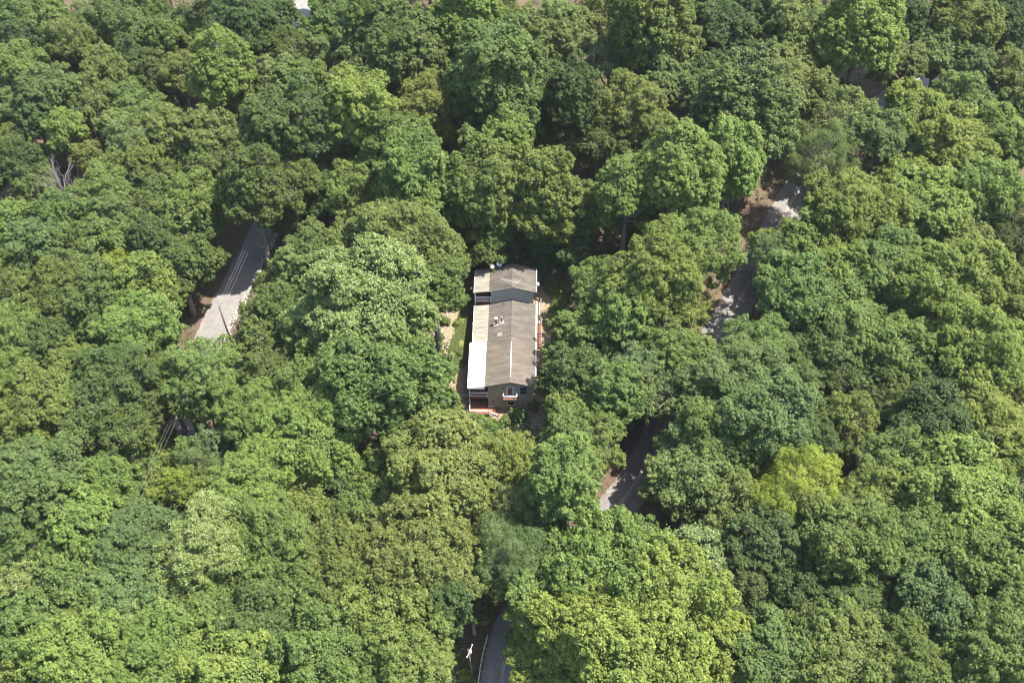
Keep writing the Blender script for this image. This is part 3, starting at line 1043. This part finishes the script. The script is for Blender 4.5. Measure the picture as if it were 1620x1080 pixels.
# crowns as the photograph shows them: column, row, width (photo pixels), shape, tone
TREES = '''
12 38 70 r d;50 18 72 r m;28 66 66 r d;76 38 62 r o;106 68 78 r o;140 50 74 r b;186 28 80 r b;212 58 55 r b;236 14 64 r m;293 32 34 c e;208 90 42 c d;
262 62 66 r m;322 58 60 r m;386 40 104 r d;345 14 74 r d;448 24 50 r d;520 24 76 r m;508 84 66 r b;102 82 72 r s;158 102 56 r o;33 108 74 r m;
184 124 60 r o;240 112 60 r e;283 112 60 r o;350 108 96 t l;370 148 88 r o;440 132 74 r s;78 142 74 r b;18 172 62 r b;60 180 68 r d;
143 160 74 r b;203 157 60 r m;230 178 64 r o;103 204 66 r y;186 200 56 r o;210 222 64 r s;266 214 76 r o;336 214 86 r o;433 205 100 t e -3;492 192 80 t b;528 240 76 r m;
14 228 56 r m;36 258 70 r d;54 292 66 r e;135 246 46 r o;188 266 60 r o;228 262 62 r m;172 296 76 r m;240 296 66 r b;288 254 56 r m;334 258 66 r o;318 318 84 r l;
402 292 108 t e -5;468 290 80 r m;518 304 70 r d;100 334 82 r m;184 344 82 r b;18 344 60 r l;236 330 58 r o;
566 70 76 r b;600 30 90 t m;642 84 104 t b;735 44 112 t l;690 100 80 r m;780 24 84 r m;786 118 128 t m;880 56 112 r b;968 98 84 r s;946 20 76 r o;1030 36 130 t m;1092 28 100 r d;
1146 52 102 r d;1186 12 90 r d;1226 36 84 r d;1282 76 124 r o;1362 56 108 t y;1428 30 84 r d;1488 84 104 r b;1532 44 92 r m;1592 42 88 r d;1600 118 76 r m;1544 100 80 r b;
570 176 108 t l;676 174 96 r o;850 150 104 r e;908 150 82 t d;1004 176 112 r o;1054 132 86 r b;1178 172 136 t b;1242 142 116 r o;1334 186 86 r b;1296 246 100 f o;
15 386 60 r l;62 388 86 r b;112 384 76 r b;34 424 64 r l;170 372 66 r m;140 432 88 r b;238 376 66 r d;288 414 112 w e;188 410 48 r z;228 446 92 r l;98 472 104 r m;20 454 60 r m;152 484 90 r e;
216 512 102 w l;30 522 84 r l;76 542 76 r e;36 590 70 r l;112 586 86 r m;186 598 112 r e;60 642 116 r m;134 652 104 r e;192 686 86 r e;20 694 66 r m;318 582 92 r m;
300 628 84 r m;436 442 60 r o -4;478 432 84 r o -4;412 488 58 r m -4;446 494 82 r m;404 532 60 r e;420 596 72 r e;502 402 92 r o -3;556 396 86 r o;462 566 66 r m;
402 664 112 r l;482 684 132 r l;338 706 62 r s;
658 286 122 t l;762 296 116 t m -2;856 304 116 t m -5;802 218 66 t l;616 330 80 r m;640 380 132 r o;700 402 92 r m;586 478 164 r p;500 512 92 r p;690 452 84 r m;600 620 170 r m;548 572 110 r l;660 660 140 r m;
770 380 80 r m -4;866 384 66 r e -6;958 336 92 r m -3;992 302 86 t l;1076 276 122 t l;1156 256 100 t y;950 222 70 r d;
1046 436 150 r l;1096 388 112 r l;922 540 104 r m -5;908 600 104 r e -5;974 622 92 r m;896 652 66 r m;1008 590 86 r s;
1394 230 104 r b;1442 190 112 r l;1522 156 104 r m;1500 236 132 r l;1582 222 96 r l;1334 330 112 r l;1268 388 104 r l;1392 342 112 r l;1470 332 112 r l;1552 304 104 r l;1602 382 82 r d;1516 384 84 r o;
1262 470 110 r m;1324 444 112 r l;1402 424 112 r m;1334 516 122 r m;1452 454 122 r l;1532 432 104 r l;1594 472 92 r m;1420 560 112 r l;1540 556 142 r l;1604 604 96 r m;1480 606 110 r e;1322 596 86 r d;1340 668 92 r m;
1160 606 150 r b;1106 584 92 r m;1206 664 130 r b;1054 618 92 r s -3;1134 704 132 r m -3;1150 794 100 r b;1262 772 116 f z;1426 646 110 r e;1484 684 150 r d;1562 692 132 r l;1504 786 172 r l;1592 782 110 r m;1384 794 104 r l;
1332 856 150 r m;1430 876 150 r m;1564 904 172 r m;1482 966 150 r b;1352 962 122 r e;1584 1022 150 r m;1250 940 100 r d;1232 1034 122 r m;1322 1044 142 r m;1432 1054 132 r m;
940 918 180 r y;1056 968 190 r y;912 1000 150 r y;1000 1056 200 r y;984 862 104 r l;1100 890 100 r p;1124 1016 116 r y;824 822 130 f s;808 880 110 f b;892 754 104 t l;694 742 142 r o;740 800 100 r o;
664 884 156 r o;600 964 162 r m;650 1044 150 r m;540 922 152 r m;432 724 110 r l;402 770 124 r l;504 704 120 r l;546 768 100 r d;330 738 84 f s;294 772 62 r z;196 726 70 r m -4;62 764 124 r b;
170 760 76 r l;132 842 112 r l;46 852 100 r m;214 868 120 r b;332 876 152 r p;42 936 96 r p;198 966 132 r b;112 940 110 r m;120 1010 130 r m;236 988 124 r p;336 964 132 r m;432 862 142 r m;452 944 152 r m;404 1006 142 r e;
252 1048 152 r y;132 1062 150 r y;40 1056 122 r l;508 1036 142 r m;362 1058 142 r y;700 950 90 r e;1086 716 84 r b -2;1030 345 80 r e -6;1020 250 84 r m -3;742 214 80 r e -4;704 340 80 r e -6;882 214 80 r m -4;910 330 70 r e -6;820 150 70 r e -3;730 150 70 r m -3;1110 130 80 r e -3;1000 240 70 r e -4;752 952 60 r e -5;800 400 56 r d -7;862 402 46 r e -8;1436 100 56 r b -3;1608 160 60 r m;1212 388 54 r l -4;634 130 60 r e;872 1024 130 r y -4;1094 766 108 r b -2;316 640 66 r m;262 762 80 r l -5;300 722 66 r l -3;226 762 66 r e -7;250 716 56 r l -7;200 806 70 r e -6;566 850 110 r m;880 950 140 r y;500 58 62 r m;452 78 60 r e;480 130 70 r m;484 250 70 r m;456 348 56 r e -5;1216 400 60 r e;1300 560 90 r e;1060 560 84 r m;940 700 80 r m;900 690 80 r m;800 722 84 r l;740 724 96 r m;860 810 80 r m;620 230 84 t m;560 300 90 r m;820 370 60 r d -5;912 392 60 r d -6;945 455 80 r m -5;990 500 100 r l;620 740 100 r m;480 620 90 r m;370 640 70 r m;1430 300 90 r l;1380 600 100 r e;1250 620 90 r e;1200 560 110 r m;1280 700 80 r e;1210 860 100 r d;1180 930 90 r d;1290 1000 100 r e;1400 970 100 r m;1600 700 90 r m;1420 740 110 r m;1580 850 110 r m;1500 880 110 r m;290 920 110 r m;500 860 110 r m;480 790 100 r m;600 800 110 r m;300 1000 110 r m;560 1040 130 r m;60 1000 110 r m;250 560 70 r e;270 600 70 r m;240 640 60 r e;180 820 70 r e;250 830 60 r e;260 470 60 r m;320 360 60 r e;280 340 60 r m
'''
KEEP = [(425, 372), (400, 410), (375, 450), (345, 492), (405, 440), (385, 475), (368, 515), (355, 410), (1262, 292), (1245, 315), (1225, 335), (1240, 345),
        (1190, 430), (1175, 470), (1150, 500), (1132, 520), (1120, 492), (1188, 490), (1165, 430), (1028, 712), (1000, 760), (972, 800), (1026, 770), (1010, 800),
        (783, 1045), (775, 1072), (768, 1008), (757, 1045), (736, 1042), (720, 500), (730, 540), (708, 580), (735, 590), (862, 450), (858, 480), (858, 510), (858, 540),
        (335, 482), (330, 504), (350, 522), (362, 545), (400, 458), (420, 398), (300, 655), (286, 692), (292, 672), (1110, 515), (868, 440), (866, 470), (866, 500), (862, 530), (876, 446), (712, 520), (700, 545), (698, 565), (105, 285), (85, 288), (125, 300), (1490, 100), (1480, 85), (1515, 132), (810, 668), (775, 664), (835, 668),
        (1020, 740), (990, 790), (486, 3), (1395, 142), (1385, 152)]
KEEP += [(x_, y_) for x_ in range(744, 850, 17) for y_ in range(420, 660, 17)]
KEEP = np.array(KEEP, float)
SUNNY = []

LAND = [('the house', 800, 540), ('the white-shouldered road', 375, 440), ('the sunlit road end', 1250, 315), ('the shaded double-lined road', 1165, 475),
        ('the road bend with tree shadows', 1005, 765), ('the guard rail', 765, 1040), ('the grey dead tree', 105, 285), ('the pale bare tree', 1490, 100),
        ('the bright feathery tree', 1262, 772), ('the power lines', 220, 770), ('the bottom right corner', 1620, 1080), ('the bottom left corner', 0, 1080),
        ('the top left corner', 0, 0), ('the top right corner', 1620, 0), ('the middle of the top edge', 810, -40), ('the middle of the right edge', 1640, 540),
        ('the middle of the left edge', -20, 540), ('the middle of the bottom edge', 620, 1100)]
ORD = ['nearest', 'second', 'third', 'fourth', 'fifth', 'sixth', 'seventh', 'eighth', 'ninth', 'tenth', 'eleventh', 'twelfth', 'thirteenth', 'fourteenth']


def place_height(px, py, hc):
    """slide the tree along the line of sight until its foot is clear of roads and house"""
    best = None
    for dh_ in (0, 1, -1, 2, -2, 3, -3, 4, -4, 5, 6, 7):
        h = hc + dh_
        if h < 5: continue
        x, y, z = at(px, py, h)
        hx_, hy_ = to_house(x, y)
        on_house = -7.6 < hx_ < 5.6 and -3.5 < hy_ < 25
        rd = road_dist(x, y)
        if not on_house and rd > 3.9:
            return h, (x, y, z - h)
        if best is None and not on_house: best = (h, (x, y, z - h))
    return best or (hc, (x, y, z - h))


tree_objs = []
tr_rng = random.Random(99)


def covers(px, py, w, kind, grow=0.0):
    """does a crown of this width hide a spot that the photograph shows open?"""
    dep = PITCH + math.atan((py - CY) / FPX)
    up, dn = {'round': (.98, 1.2), 'feather': (.98, 1.2), 'tall': (1.6, 1.8), 'cone': (2.1, 1.2), 'broad': (.72, .75)}[kind]
    a = w * .5
    bu = a * math.hypot(up * math.cos(dep), math.sin(dep))
    bd = a * math.hypot(dn * math.cos(dep), math.sin(dep)) * .93
    dy = KEEP[:, 1] - py
    return ((KEEP[:, 0] - px) / (a + grow)) ** 2 + (dy / (np.where(dy < 0, bu, bd) + grow)) ** 2 < 1


def plant_tree(px, py, w, shape, tone, hc_add=0.0, under=False):
    kind = SHAPE[shape][0]
    if not under:
        base_hit = covers(px, py, w, kind).sum()
        for k in ((1.16, 1.08, 1.02) if kind == 'tall' else (1.22, 1.14, 1.07)):
            if covers(px, py, w * k, kind).sum() <= base_hit:
                w *= k
                break
        for k in (1, .94, .88, .82):
            if not covers(px, py, w * k * .93, kind).any():
                break
        w *= k
        hit = covers(px, py, w * .93, kind)
        if hit.any(): print('COVERS', px, py, round(w), [tuple(q) for q in KEEP[hit]][:5])
    # size from the width in the photo: two passes for the distance
    hc = 14.0
    for _ in range(3):
        x, y, z = at(px, py, hc)
        dep = project(x, y, z)[2]
        rad = w * .5 * dep / FPX
        if kind == 'tall': hc = 16.0 + rad * .65
        elif kind == 'cone': hc = 10 + rad
        else: hc = 9.5 + rad * .85
        hc += hc_add
    hc += tr_rng.uniform(-2.0, 2.2)
    hc, base = place_height(px, py, hc)
    if kind == 'round':
        key = 'round_s' if rad < 3.9 else 'round_m' if rad < 6.0 else 'round_l'
    elif kind == 'tall':
        key = 'tall_m' if rad < 5.8 else 'tall_l'
    elif kind == 'broad': key = 'broad_m'
    else: key = 'feather' if shape == 'f' else 'cone'
    P = tr_rng.choice(PROTO[key])
    s = rad / P['rad']
    e = new_obj('tree', None)
    e.location = base
    e.rotation_euler = (0, 0, tr_rng.uniform(0, 6.28))
    c = new_obj('crown', P['crown'], e)
    c.location = (0, 0, hc)
    sz = s * tr_rng.uniform(.92, 1.12)
    c.scale = (s * tr_rng.uniform(.9, 1.14), s * tr_rng.uniform(.9, 1.14), sz)
    c.rotation_euler = (tr_rng.uniform(-.14, .14), tr_rng.uniform(-.14, .14), 0)
    col = TONE[tone][0]
    v = tr_rng.uniform(.88, 1.12)
    g = tr_rng.uniform(-.09, .09)
    c.color = (col[0] * v * (1 + g), col[1] * v, col[2] * v * (1 - g), 1)
    t = new_obj('trunk', P['trunk'], e)
    t.location = (0, 0, hc)
    t.scale = (s, s, s)
    if tone == 'p':
        b = new_obj('blossoms', P['bloom'], e)
        b.location, b.scale, b.rotation_euler = c.location, c.scale, c.rotation_euler
    rec = dict(o=e, px=px, py=py, w=w, shape=shape, tone=tone, base=base, rad=rad, hc=hc, under=under)
    tree_objs.append(rec)
    return rec


for row in TREES.replace('\n', '').split(';'):
    a = row.split()
    if len(a) >= 5:
        plant_tree(float(a[0]), float(a[1]), float(a[2]), a[3], a[4], float(a[5]) if len(a) > 5 else 0.0)

# trees just beyond the edges of the view
fill = random.Random(5)
gyy = 66.0
while gyy < 300:
    gxx = -150.0
    while gxx < 150:
        x, y = gxx + fill.uniform(-2.6, 2.6), gyy + fill.uniform(-2.6, 2.6)
        gxx += 8.0
        rad = fill.uniform(2.8, 4.3)
        hc = fill.uniform(7.5, 10.5)
        px, py, dep = project(x, y, float(gh(x, y)) + hc)
        w = 2 * rad * FPX / dep
        if px < -80 or px > 1700 or py < -50 or py > 1150: continue
        hx_, hy_ = to_house(x, y)
        if -14 < hx_ < 10 and -7 < hy_ < 30: continue
        if road_dist(x, y) < 5.6: continue
        outside = px < -20 or px > 1640 or py < -10 or py > 1090
        if not outside: continue
        if outside:
            hc += 5; rad *= 1.35
            px, py, dep = project(x, y, float(gh(x, y)) + hc); w = 2 * rad * FPX / dep
        gap = min((math.hypot(t['base'][0] - x, t['base'][1] - y) - (.92 * t['rad'] if not t['under'] else 1.2 * t['rad']) for t in tree_objs), default=9)
        if gap < (0.6 if not outside else 2.0): continue
        if covers(px, py, w, 'round', 4).any(): continue
        plant_tree(px, py, w, 'r', fill.choice('eelmmo'), hc_add=hc - 9.5 - .85 * rad, under=True)
    gyy += 8.0

print('TREES', len(tree_objs), 'under', sum(t['under'] for t in tree_objs))

# each tree's label: look, then its place beside something one can find
buckets = {}
for t in tree_objs:
    size = 'small ' if t['w'] < 62 else 'large ' if t['w'] > 128 else ''
    look = size + TONE[t['tone']][1] + ' ' + ('bushy' if t['under'] else SHAPE[t['shape']][1]) + ' tree'
    ln, lx, ly = min(LAND, key=lambda l: math.hypot(l[1] - t['px'], l[2] - t['py']))
    dx, dy = t['px'] - lx, t['py'] - ly
    way = ('right of ' if dx > 0 else 'left of ') if abs(dx) > abs(dy) else ('below ' if dy > 0 else 'above ')
    if t['px'] == 1262 and t['py'] == 772:
        t['o']['label'] = 'bright yellow-green feathery tree among dark crowns'
    else:
        buckets.setdefault((look, way + ln), []).append((math.hypot(dx, dy), t))
    t['o']['category'] = 'tree'
    t['o']['group'] = 'trees beyond the edges of the view' if t['under'] else 'broadleaved forest trees'
for (look, place), L in buckets.items():
    L.sort(key=lambda q: q[0])
    for i, (_, t) in enumerate(L):
        rank = '' if len(L) == 1 else ', ' + ORD[i]
        t['o']['label'] = look + rank + ' ' + place


# ------------------------------------------------------------------ bare trees
def bare_tree(base, h, spread, seed, label, mat, lean=(0, 0), low=.35, twig=.5):
    rr = random.Random(seed)
    e = new_obj('dead_tree', None)
    e.location = base
    tag(e, label, 'tree', 'bare dead trees')
    tm, bm_ = MB(), MB()

    def grow(p, d, L, r, depth):
        n = 4
        pts, rs = [p.copy()], [r]
        for k in range(n):
            d = (d + Vector((rr.uniform(-1, 1), rr.uniform(-1, 1), rr.uniform(-.3, .6))) * .16).normalized()
            p = p + d * L / n
            pts.append(p.copy()); rs.append(r * (1 - .5 * (k + 1) / n))
        (tm if depth == 0 else bm_).tube(pts, rs, 6 if depth < 2 else 4, cap=False)
        if depth < 4:
            for _ in range((8, 5, 4, 3)[depth]):
                q = rr.uniform(low if depth == 0 else .3, 1.0)
                i = min(n - 1, int(q * n))
                a = pts[i].lerp(pts[i + 1], q * n - i)
                nd = (d + Vector((rr.uniform(-1, 1), rr.uniform(-1, 1), rr.uniform(-.2, .7))) * spread).normalized()
                grow(a, nd, L * (rr.uniform(.42, .62) if depth else twig * rr.uniform(.8, 1.2)), r * .45, depth + 1)

    grow(Vector((0, 0, -.5)), Vector((lean[0], lean[1], 1)).normalized(), h, .03 * h ** .7 + .03, 0)
    tm.build('trunk', mat, e)
    bm_.build('branches', mat, e)
    return e


M['greydead'] = simple('grey_dead_wood', (0.17, 0.145, 0.135), 0.9, 0.2, 5)
bare_tree(foot(130, 306, 12), 14.5, .75, 4, 'grey leafless dead tree among green crowns in the upper left', M['greydead'], (-.06, 0), .72, .30)
bare_tree(foot(1493, 128, 9), 12.0, .85, 9, 'pale bare tree above the dirt bank in the upper right', M['greydead'], (0, 0), .6, .32)
bare_tree(at(1155, 985), 7.0, .9, 12, 'small dead snag with bare twigs in the dark gap below the yellow-green crowns', M['deadwood'])

# ------------------------------------------------------------------ shrubs around the house and along the roads
SHRUB = []
for s in (81, 82, 83):
    me, lc, lr, bp_, bn_, rng = make_crown('round', 1.3, s, .22, .36, 9, density=1.0)
    SHRUB.append((me, make_trunk(lc, lr, .8, 1.3, s)))


def shrub(px, py, rad, tone, label, group='shrubs around the house'):
    x, y, z = at(px, py, rad * .5)
    e = new_obj('shrub', None)
    e.location = (x, y, z - rad * .5)
    e.rotation_euler = (0, 0, tr_rng.uniform(0, 6.28))
    me, tr = SHRUB[tr_rng.randrange(3)]
    c = new_obj('foliage', me, e)
    c.scale = (rad / 1.3, rad / 1.3, rad / 1.3 * tr_rng.uniform(.8, 1.1))
    c.location = (0, 0, rad * .6)
    c.color = TONE[tone][0] + (1,)
    t = new_obj('stem', tr, e)
    t.location = (0, 0, rad * .6)
    t.scale = (rad / 1.3, rad / 1.3, rad * .6 / .8)
    tag(e, label, 'shrub', group)


for a in [(820, 656, 1.5, 'l', 'rounded light green shrub against the front wall under the window'),
          (800, 668, 1.0, 'm', 'low green shrub at the foot of the deck steps'),
          (778, 672, 1.1, 'l', 'light green shrub just in front of the deck steps'),
          (758, 668, 1.2, 'l', 'light green shrub hiding the middle of the deck railing'),
          (742, 664, 1.2, 'm', 'green shrub at the outer corner of the deck'),
          (842, 640, 1.1, 'l', 'yellowish shrub at the front wall corner'),
          (706, 572, 1.2, 'e', 'dark shrub at the lower end of the lawn'),
          (712, 590, 1.0, 'm', 'low green shrub below the lawn'),
          (727, 560, .5, 'e', 'tiny dark bush in the lawn'),
          (722, 512, .6, 'l', 'small weed clump at the stony edge of the lawn'),
          (692, 560, 1.1, 'm', 'green shrub on the stony bank beside the lawn'),
          (880, 455, 1.3, 'y', 'yellow-green shrub at the far side of the bare yard'),
          (890, 470, 1.5, 'l', 'light green shrub beside the walkway yard'),
          (886, 488, 1.4, 'y', 'yellow-green shrub nearest the wooden walkway'),
          (876, 505, 1.0, 'l', 'small light green shrub opposite the red stairs'),
          (846, 458, .45, 'y', 'tiny yellow-green bush at the rear wall corner'),
          (742, 470, .9, 'm', 'low green bush beside the rear porch'),
          (720, 480, 1.3, 'm', 'green shrub at the top of the lawn'),
          (704, 508, .9, 'o', 'olive shrub among the stones at the middle of the bank'),
          (696, 534, .8, 'm', 'small green shrub among the stones low on the bank'),
          (846, 410, 1.2, 'e', 'dark shrub behind the rear roof beside the utility cabinet')]:
    shrub(*a)
for a in [(430, 420, 1.1, 'o', 'olive shrub beside the white stone shoulder, upper end'), (412, 452, 1.0, 'm', 'green shrub beside the white stone shoulder, middle'),
          (398, 484, 1.0, 'o', 'olive shrub beside the white stone shoulder, lower end'), (1205, 452, 1.2, 'e', 'dark shrub at the far edge of the double-lined road'),
          (1196, 512, 1.0, 'y', 'yellow-green shrub at the near edge of the double-lined road'), (1112, 505, .9, 'm', 'green shrub on the tan bank of the double-lined road'),
          (1062, 800, 1.3, 'e', 'dark shrub at the shaded bend of the road'), (270, 690, 1.2, 'l', 'light green shrub on the earth strip under the power lines'),
          (250, 740, 1.2, 'm', 'mid-green shrub under the power lines'), (268, 650, 1.2, 'y', 'yellow-green shrub at the upper end of the earth strip'),
          (222, 800, 1.2, 'e', 'dark shrub beneath the lower power lines'), (735, 1068, 1.0, 'l', 'light green shrub at the foot of the vine-wrapped pole'),
          (746, 1052, .7, 'l', 'vine clump on the leaning pole by the guard rail')]:
    shrub(*a, group='shrubs along the roads')


# ------------------------------------------------------------------ stones
def rock_mesh(seed):
    rr = random.Random(seed)
    vs = []
    for (x, y, z) in ((0, 0, 1), (1, 0, 0), (.5, .85, .1), (-.5, .85, 0), (-1, 0, .1), (-.5, -.85, 0), (.5, -.85, .1), (0, 0, -1), (.4, .3, .75), (-.5, -.2, .7)):
        k = rr.uniform(.75, 1.2)
        vs.append((x * k, y * k, z * k * .7))
    import bmesh
    bm = bmesh.new()
    for v in vs: bm.verts.new(v)
    bmesh.ops.convex_hull(bm, input=bm.verts)
    me = bpy.data.meshes.new('stone')
    bm.to_mesh(me); bm.free()
    return me


rocks = [rock_mesh(s) for s in range(4)]
rv = []
for me in rocks:
    rv.append(([v.co.copy() for v in me.vertices], [tuple(p.vertices) for p in me.polygons]))
rk = random.Random(3)
mb = MB()


def drop_rock(x, y, s):
    vs, fs = rv[rk.randrange(4)]
    a = rk.uniform(0, 6.28)
    c, n = math.cos(a) * s, math.sin(a) * s
    z = float(gh(x, y)) + .05
    mb.add([(x + v.x * c - v.y * n, y + v.x * n + v.y * c, z + v.z * s * .8) for v in vs], fs)


for i in range(60, 135):
    p, q = np.array(ROAD_L[i]), np.array(ROAD_L[i + 1])
    t = (q - p) / np.hypot(*(q - p))
    nrm = np.array([t[1], -t[0]])
    for _ in range(int(np.hypot(*(q - p)) * 42)):
        w = p + (q - p) * rk.random() - nrm * (2.3 + abs(rk.gauss(.5, .3)))
        drop_rock(w[0], w[1], rk.uniform(.04, .12))
stone = mb.build('gravel', M['stone'])
tag(stone, 'white broken stone along the shoulder of the road', 'gravel', kind='stuff')
mb = MB()
for _ in range(110):
    x, y, z = at(rk.gauss(701, 7), rk.gauss(520, 26))
    drop_rock(x, y, rk.uniform(.06, .22))
for _ in range(60):
    x, y, z = at(rk.gauss(838, 6), rk.gauss(669, 4))
    drop_rock(x, y, rk.uniform(.08, .25))
M['bankstone'] = simple('dull_bank_stone', (0.20, 0.185, 0.165), 0.9, 0.3, 2.0)
tag(mb.build('rubble', M['bankstone']), 'scattered pale stones on the bank by the lawn', 'rubble', kind='stuff')


# ------------------------------------------------------------------ undergrowth, grass and leaf litter (uncountable)
def scatter_leaves(name, pts, hgt, leaf, per, spread, mat, seed, label):
    rng = np.random.default_rng(seed)
    pts = np.asarray(pts)
    n = len(pts)
    d = unit(rng.normal(size=(n, per, 3)))
    d[..., 2] = np.abs(d[..., 2])
    h = np.asarray(hgt)[:, None]
    base = np.stack([pts[:, 0], pts[:, 1], gh(pts[:, 0], pts[:, 1])], 1)
    p = base[:, None, :] + d * spread * rng.uniform(.4, 1.1, (n, per))[..., None]
    p[..., 2] += h * rng.uniform(.35, 1, (n, per))
    nr = unit(d * .6 + UPN * .8 + rng.normal(scale=.4, size=d.shape))
    size = leaf * rng.uniform(.6, 1.3, n * per)
    v, q = leaf_quads(p.reshape(-1, 3), nr.reshape(-1, 3), size, rng)
    tint = np.clip((rng.normal(.5, .15, n)[:, None] + rng.normal(0, .15, (n, per))).ravel(), 0, 1)
    o = new_obj(name, np_mesh(name, v, q, mat, tint))
    tag(o, label, name, kind='stuff')
    return o


urng = np.random.default_rng(17)
N = 29000
ux, uy = urng.uniform(-140, 140, N), urng.uniform(70, 285, N)
keep = np.abs(ux) < 38 + uy * .42
ux, uy = ux[keep], uy[keep]
rd = np.minimum(*[np.min(np.hypot(r[None, ::2, 0] - ux[:, None], r[None, ::2, 1] - uy[:, None]), 1) for r in ROADS])
pat = np.sin(ux * .31 + 2) * np.sin(uy * .27) + .6 * np.sin(ux * .9 + uy * .7)
hl = np.array([to_house(a, b) for a, b in zip(ux, uy)])
yard = (hl[:, 0] > -10.5) & (hl[:, 0] < 8.2) & (hl[:, 1] > -3.5) & (hl[:, 1] < 24.6)
keep = (rd > 4.3 + .8 * pat) & ~yard & (pat > -.75)
ux, uy, pat, rd_ = ux[keep], uy[keep], pat[keep], rd[keep]
hgt = np.clip(.8 + 2.6 * (pat + .6), .3, 5.5) * np.clip((rd_ - 3.6) / 5, .15, 1) * urng.uniform(.5, 1.2, len(ux))
scatter_leaves('undergrowth', np.stack([ux, uy], 1), hgt, .46, 11, 1.1, M['under'], 5, 'low leafy undergrowth covering the forest floor')

# grass on the lawn strip
M['grass'] = leaf_mat('grass_blade', (0.085, 0.108, 0.030), .3)
lp = []
poly = [(738, 470), (750, 474), (749, 535), (741, 575), (722, 590), (702, 588), (713, 545), (724, 505)]
lo = np.array(pxy(poly))
while len(lp) < 3800:
    a, b = urng.uniform(lo.min(0), lo.max(0))
    j, ins = len(lo) - 1, False
    for i in range(len(lo)):
        if (lo[i, 1] > b) != (lo[j, 1] > b) and a < (lo[j, 0] - lo[i, 0]) * (b - lo[i, 1]) / (lo[j, 1] - lo[i, 1]) + lo[i, 0]: ins = not ins
        j = i
    if ins and math.sin(a * 2.1) * math.sin(b * 1.3) > -.45: lp.append((a, b))
scatter_leaves('grass', lp, np.full(len(lp), .12), .16, 8, .22, M['grass'], 8, 'bright green grass beside the porch')


# weeds along the road edges and the yard, fallen leaves spilling over the asphalt
wp, lf = [], []
wr = random.Random(23)
for line in (ROAD_L, ROAD_R):
    for p, q in zip(line[:-1], line[1:]):
        p, q = np.array(p), np.array(q)
        L_ = np.hypot(*(q - p))
        t = (q - p) / (L_ + 1e-9)
        nrm = np.array([t[1], -t[0]])
        for _ in range(int(L_ * 5)):
            o = p + (q - p) * wr.random() + nrm * wr.choice((-1, 1)) * (3.0 + abs(wr.gauss(0, .9)))
            if math.sin(o[0] * .8) + math.sin(o[1] * .6 + 1) > -.2: wp.append(o)
        for _ in range(int(L_ * 26)):
            lf.append(p + (q - p) * wr.random() + nrm * wr.choice((-1, 1)) * (2.75 + wr.gauss(0, .42)))
for _ in range(700):
    a = at(wr.uniform(850, 892), wr.uniform(425, 560)) if wr.random() < .6 else at(wr.uniform(690, 850), wr.uniform(655, 690))
    hx_, hy_ = to_house(a[0], a[1])
    if -6.8 < hx_ < 5.0 and -2.6 < hy_ < 24: continue
    if math.sin(a[0] * 1.3) + math.sin(a[1] * .9) > .35: wp.append(np.array(a[:2]))
wp = np.array(wp)
scatter_leaves('weeds', wp, np.array([wr.uniform(.1, .5) for _ in wp]), .2, 9, .4, M['under'], 31, 'low weeds along the road edges and the yard')
lf = np.array(lf)
lrng = np.random.default_rng(3)
lpos = np.stack([lf[:, 0], lf[:, 1], gh(lf[:, 0], lf[:, 1]) + .09], 1)
v, q = leaf_quads(lpos, unit(UPN + lrng.normal(scale=.25, size=lpos.shape)), lrng.uniform(.08, .24, len(lf)), lrng, .7)
M['deadleaf'] = simple('dead_leaf', (0.13, 0.09, 0.06), 0.9, 0.5, 1.5)
tag(new_obj('fallen_leaves', np_mesh('fallen_leaves', v, q, M['deadleaf'])), 'brown fallen leaves along the road edges', 'leaves', kind='stuff')

# ------------------------------------------------------------------ the air: a very thin summer haze
hz = MB().box(-262, 262, -30, 422, -60, 156).build('haze', M['white'])
hz.data.materials.clear()
hm = bpy.data.materials.new('summer_haze')
hm.use_nodes = True
hnt = hm.node_tree
hnt.nodes.clear()
ho = hnt.nodes.new('ShaderNodeOutputMaterial')
hv = hnt.nodes.new('ShaderNodeVolumePrincipled')
hv.inputs['Color'].default_value = (0.92, 0.96, 1.0, 1)
hv.inputs['Density'].default_value = 0.00005
hv.inputs['Anisotropy'].default_value = 0.3
hnt.links.new(hv.outputs[0], ho.inputs['Volume'])
hz.data.materials.append(hm)
tag(hz, 'thin pale summer haze over the forest', 'haze', kind='stuff')
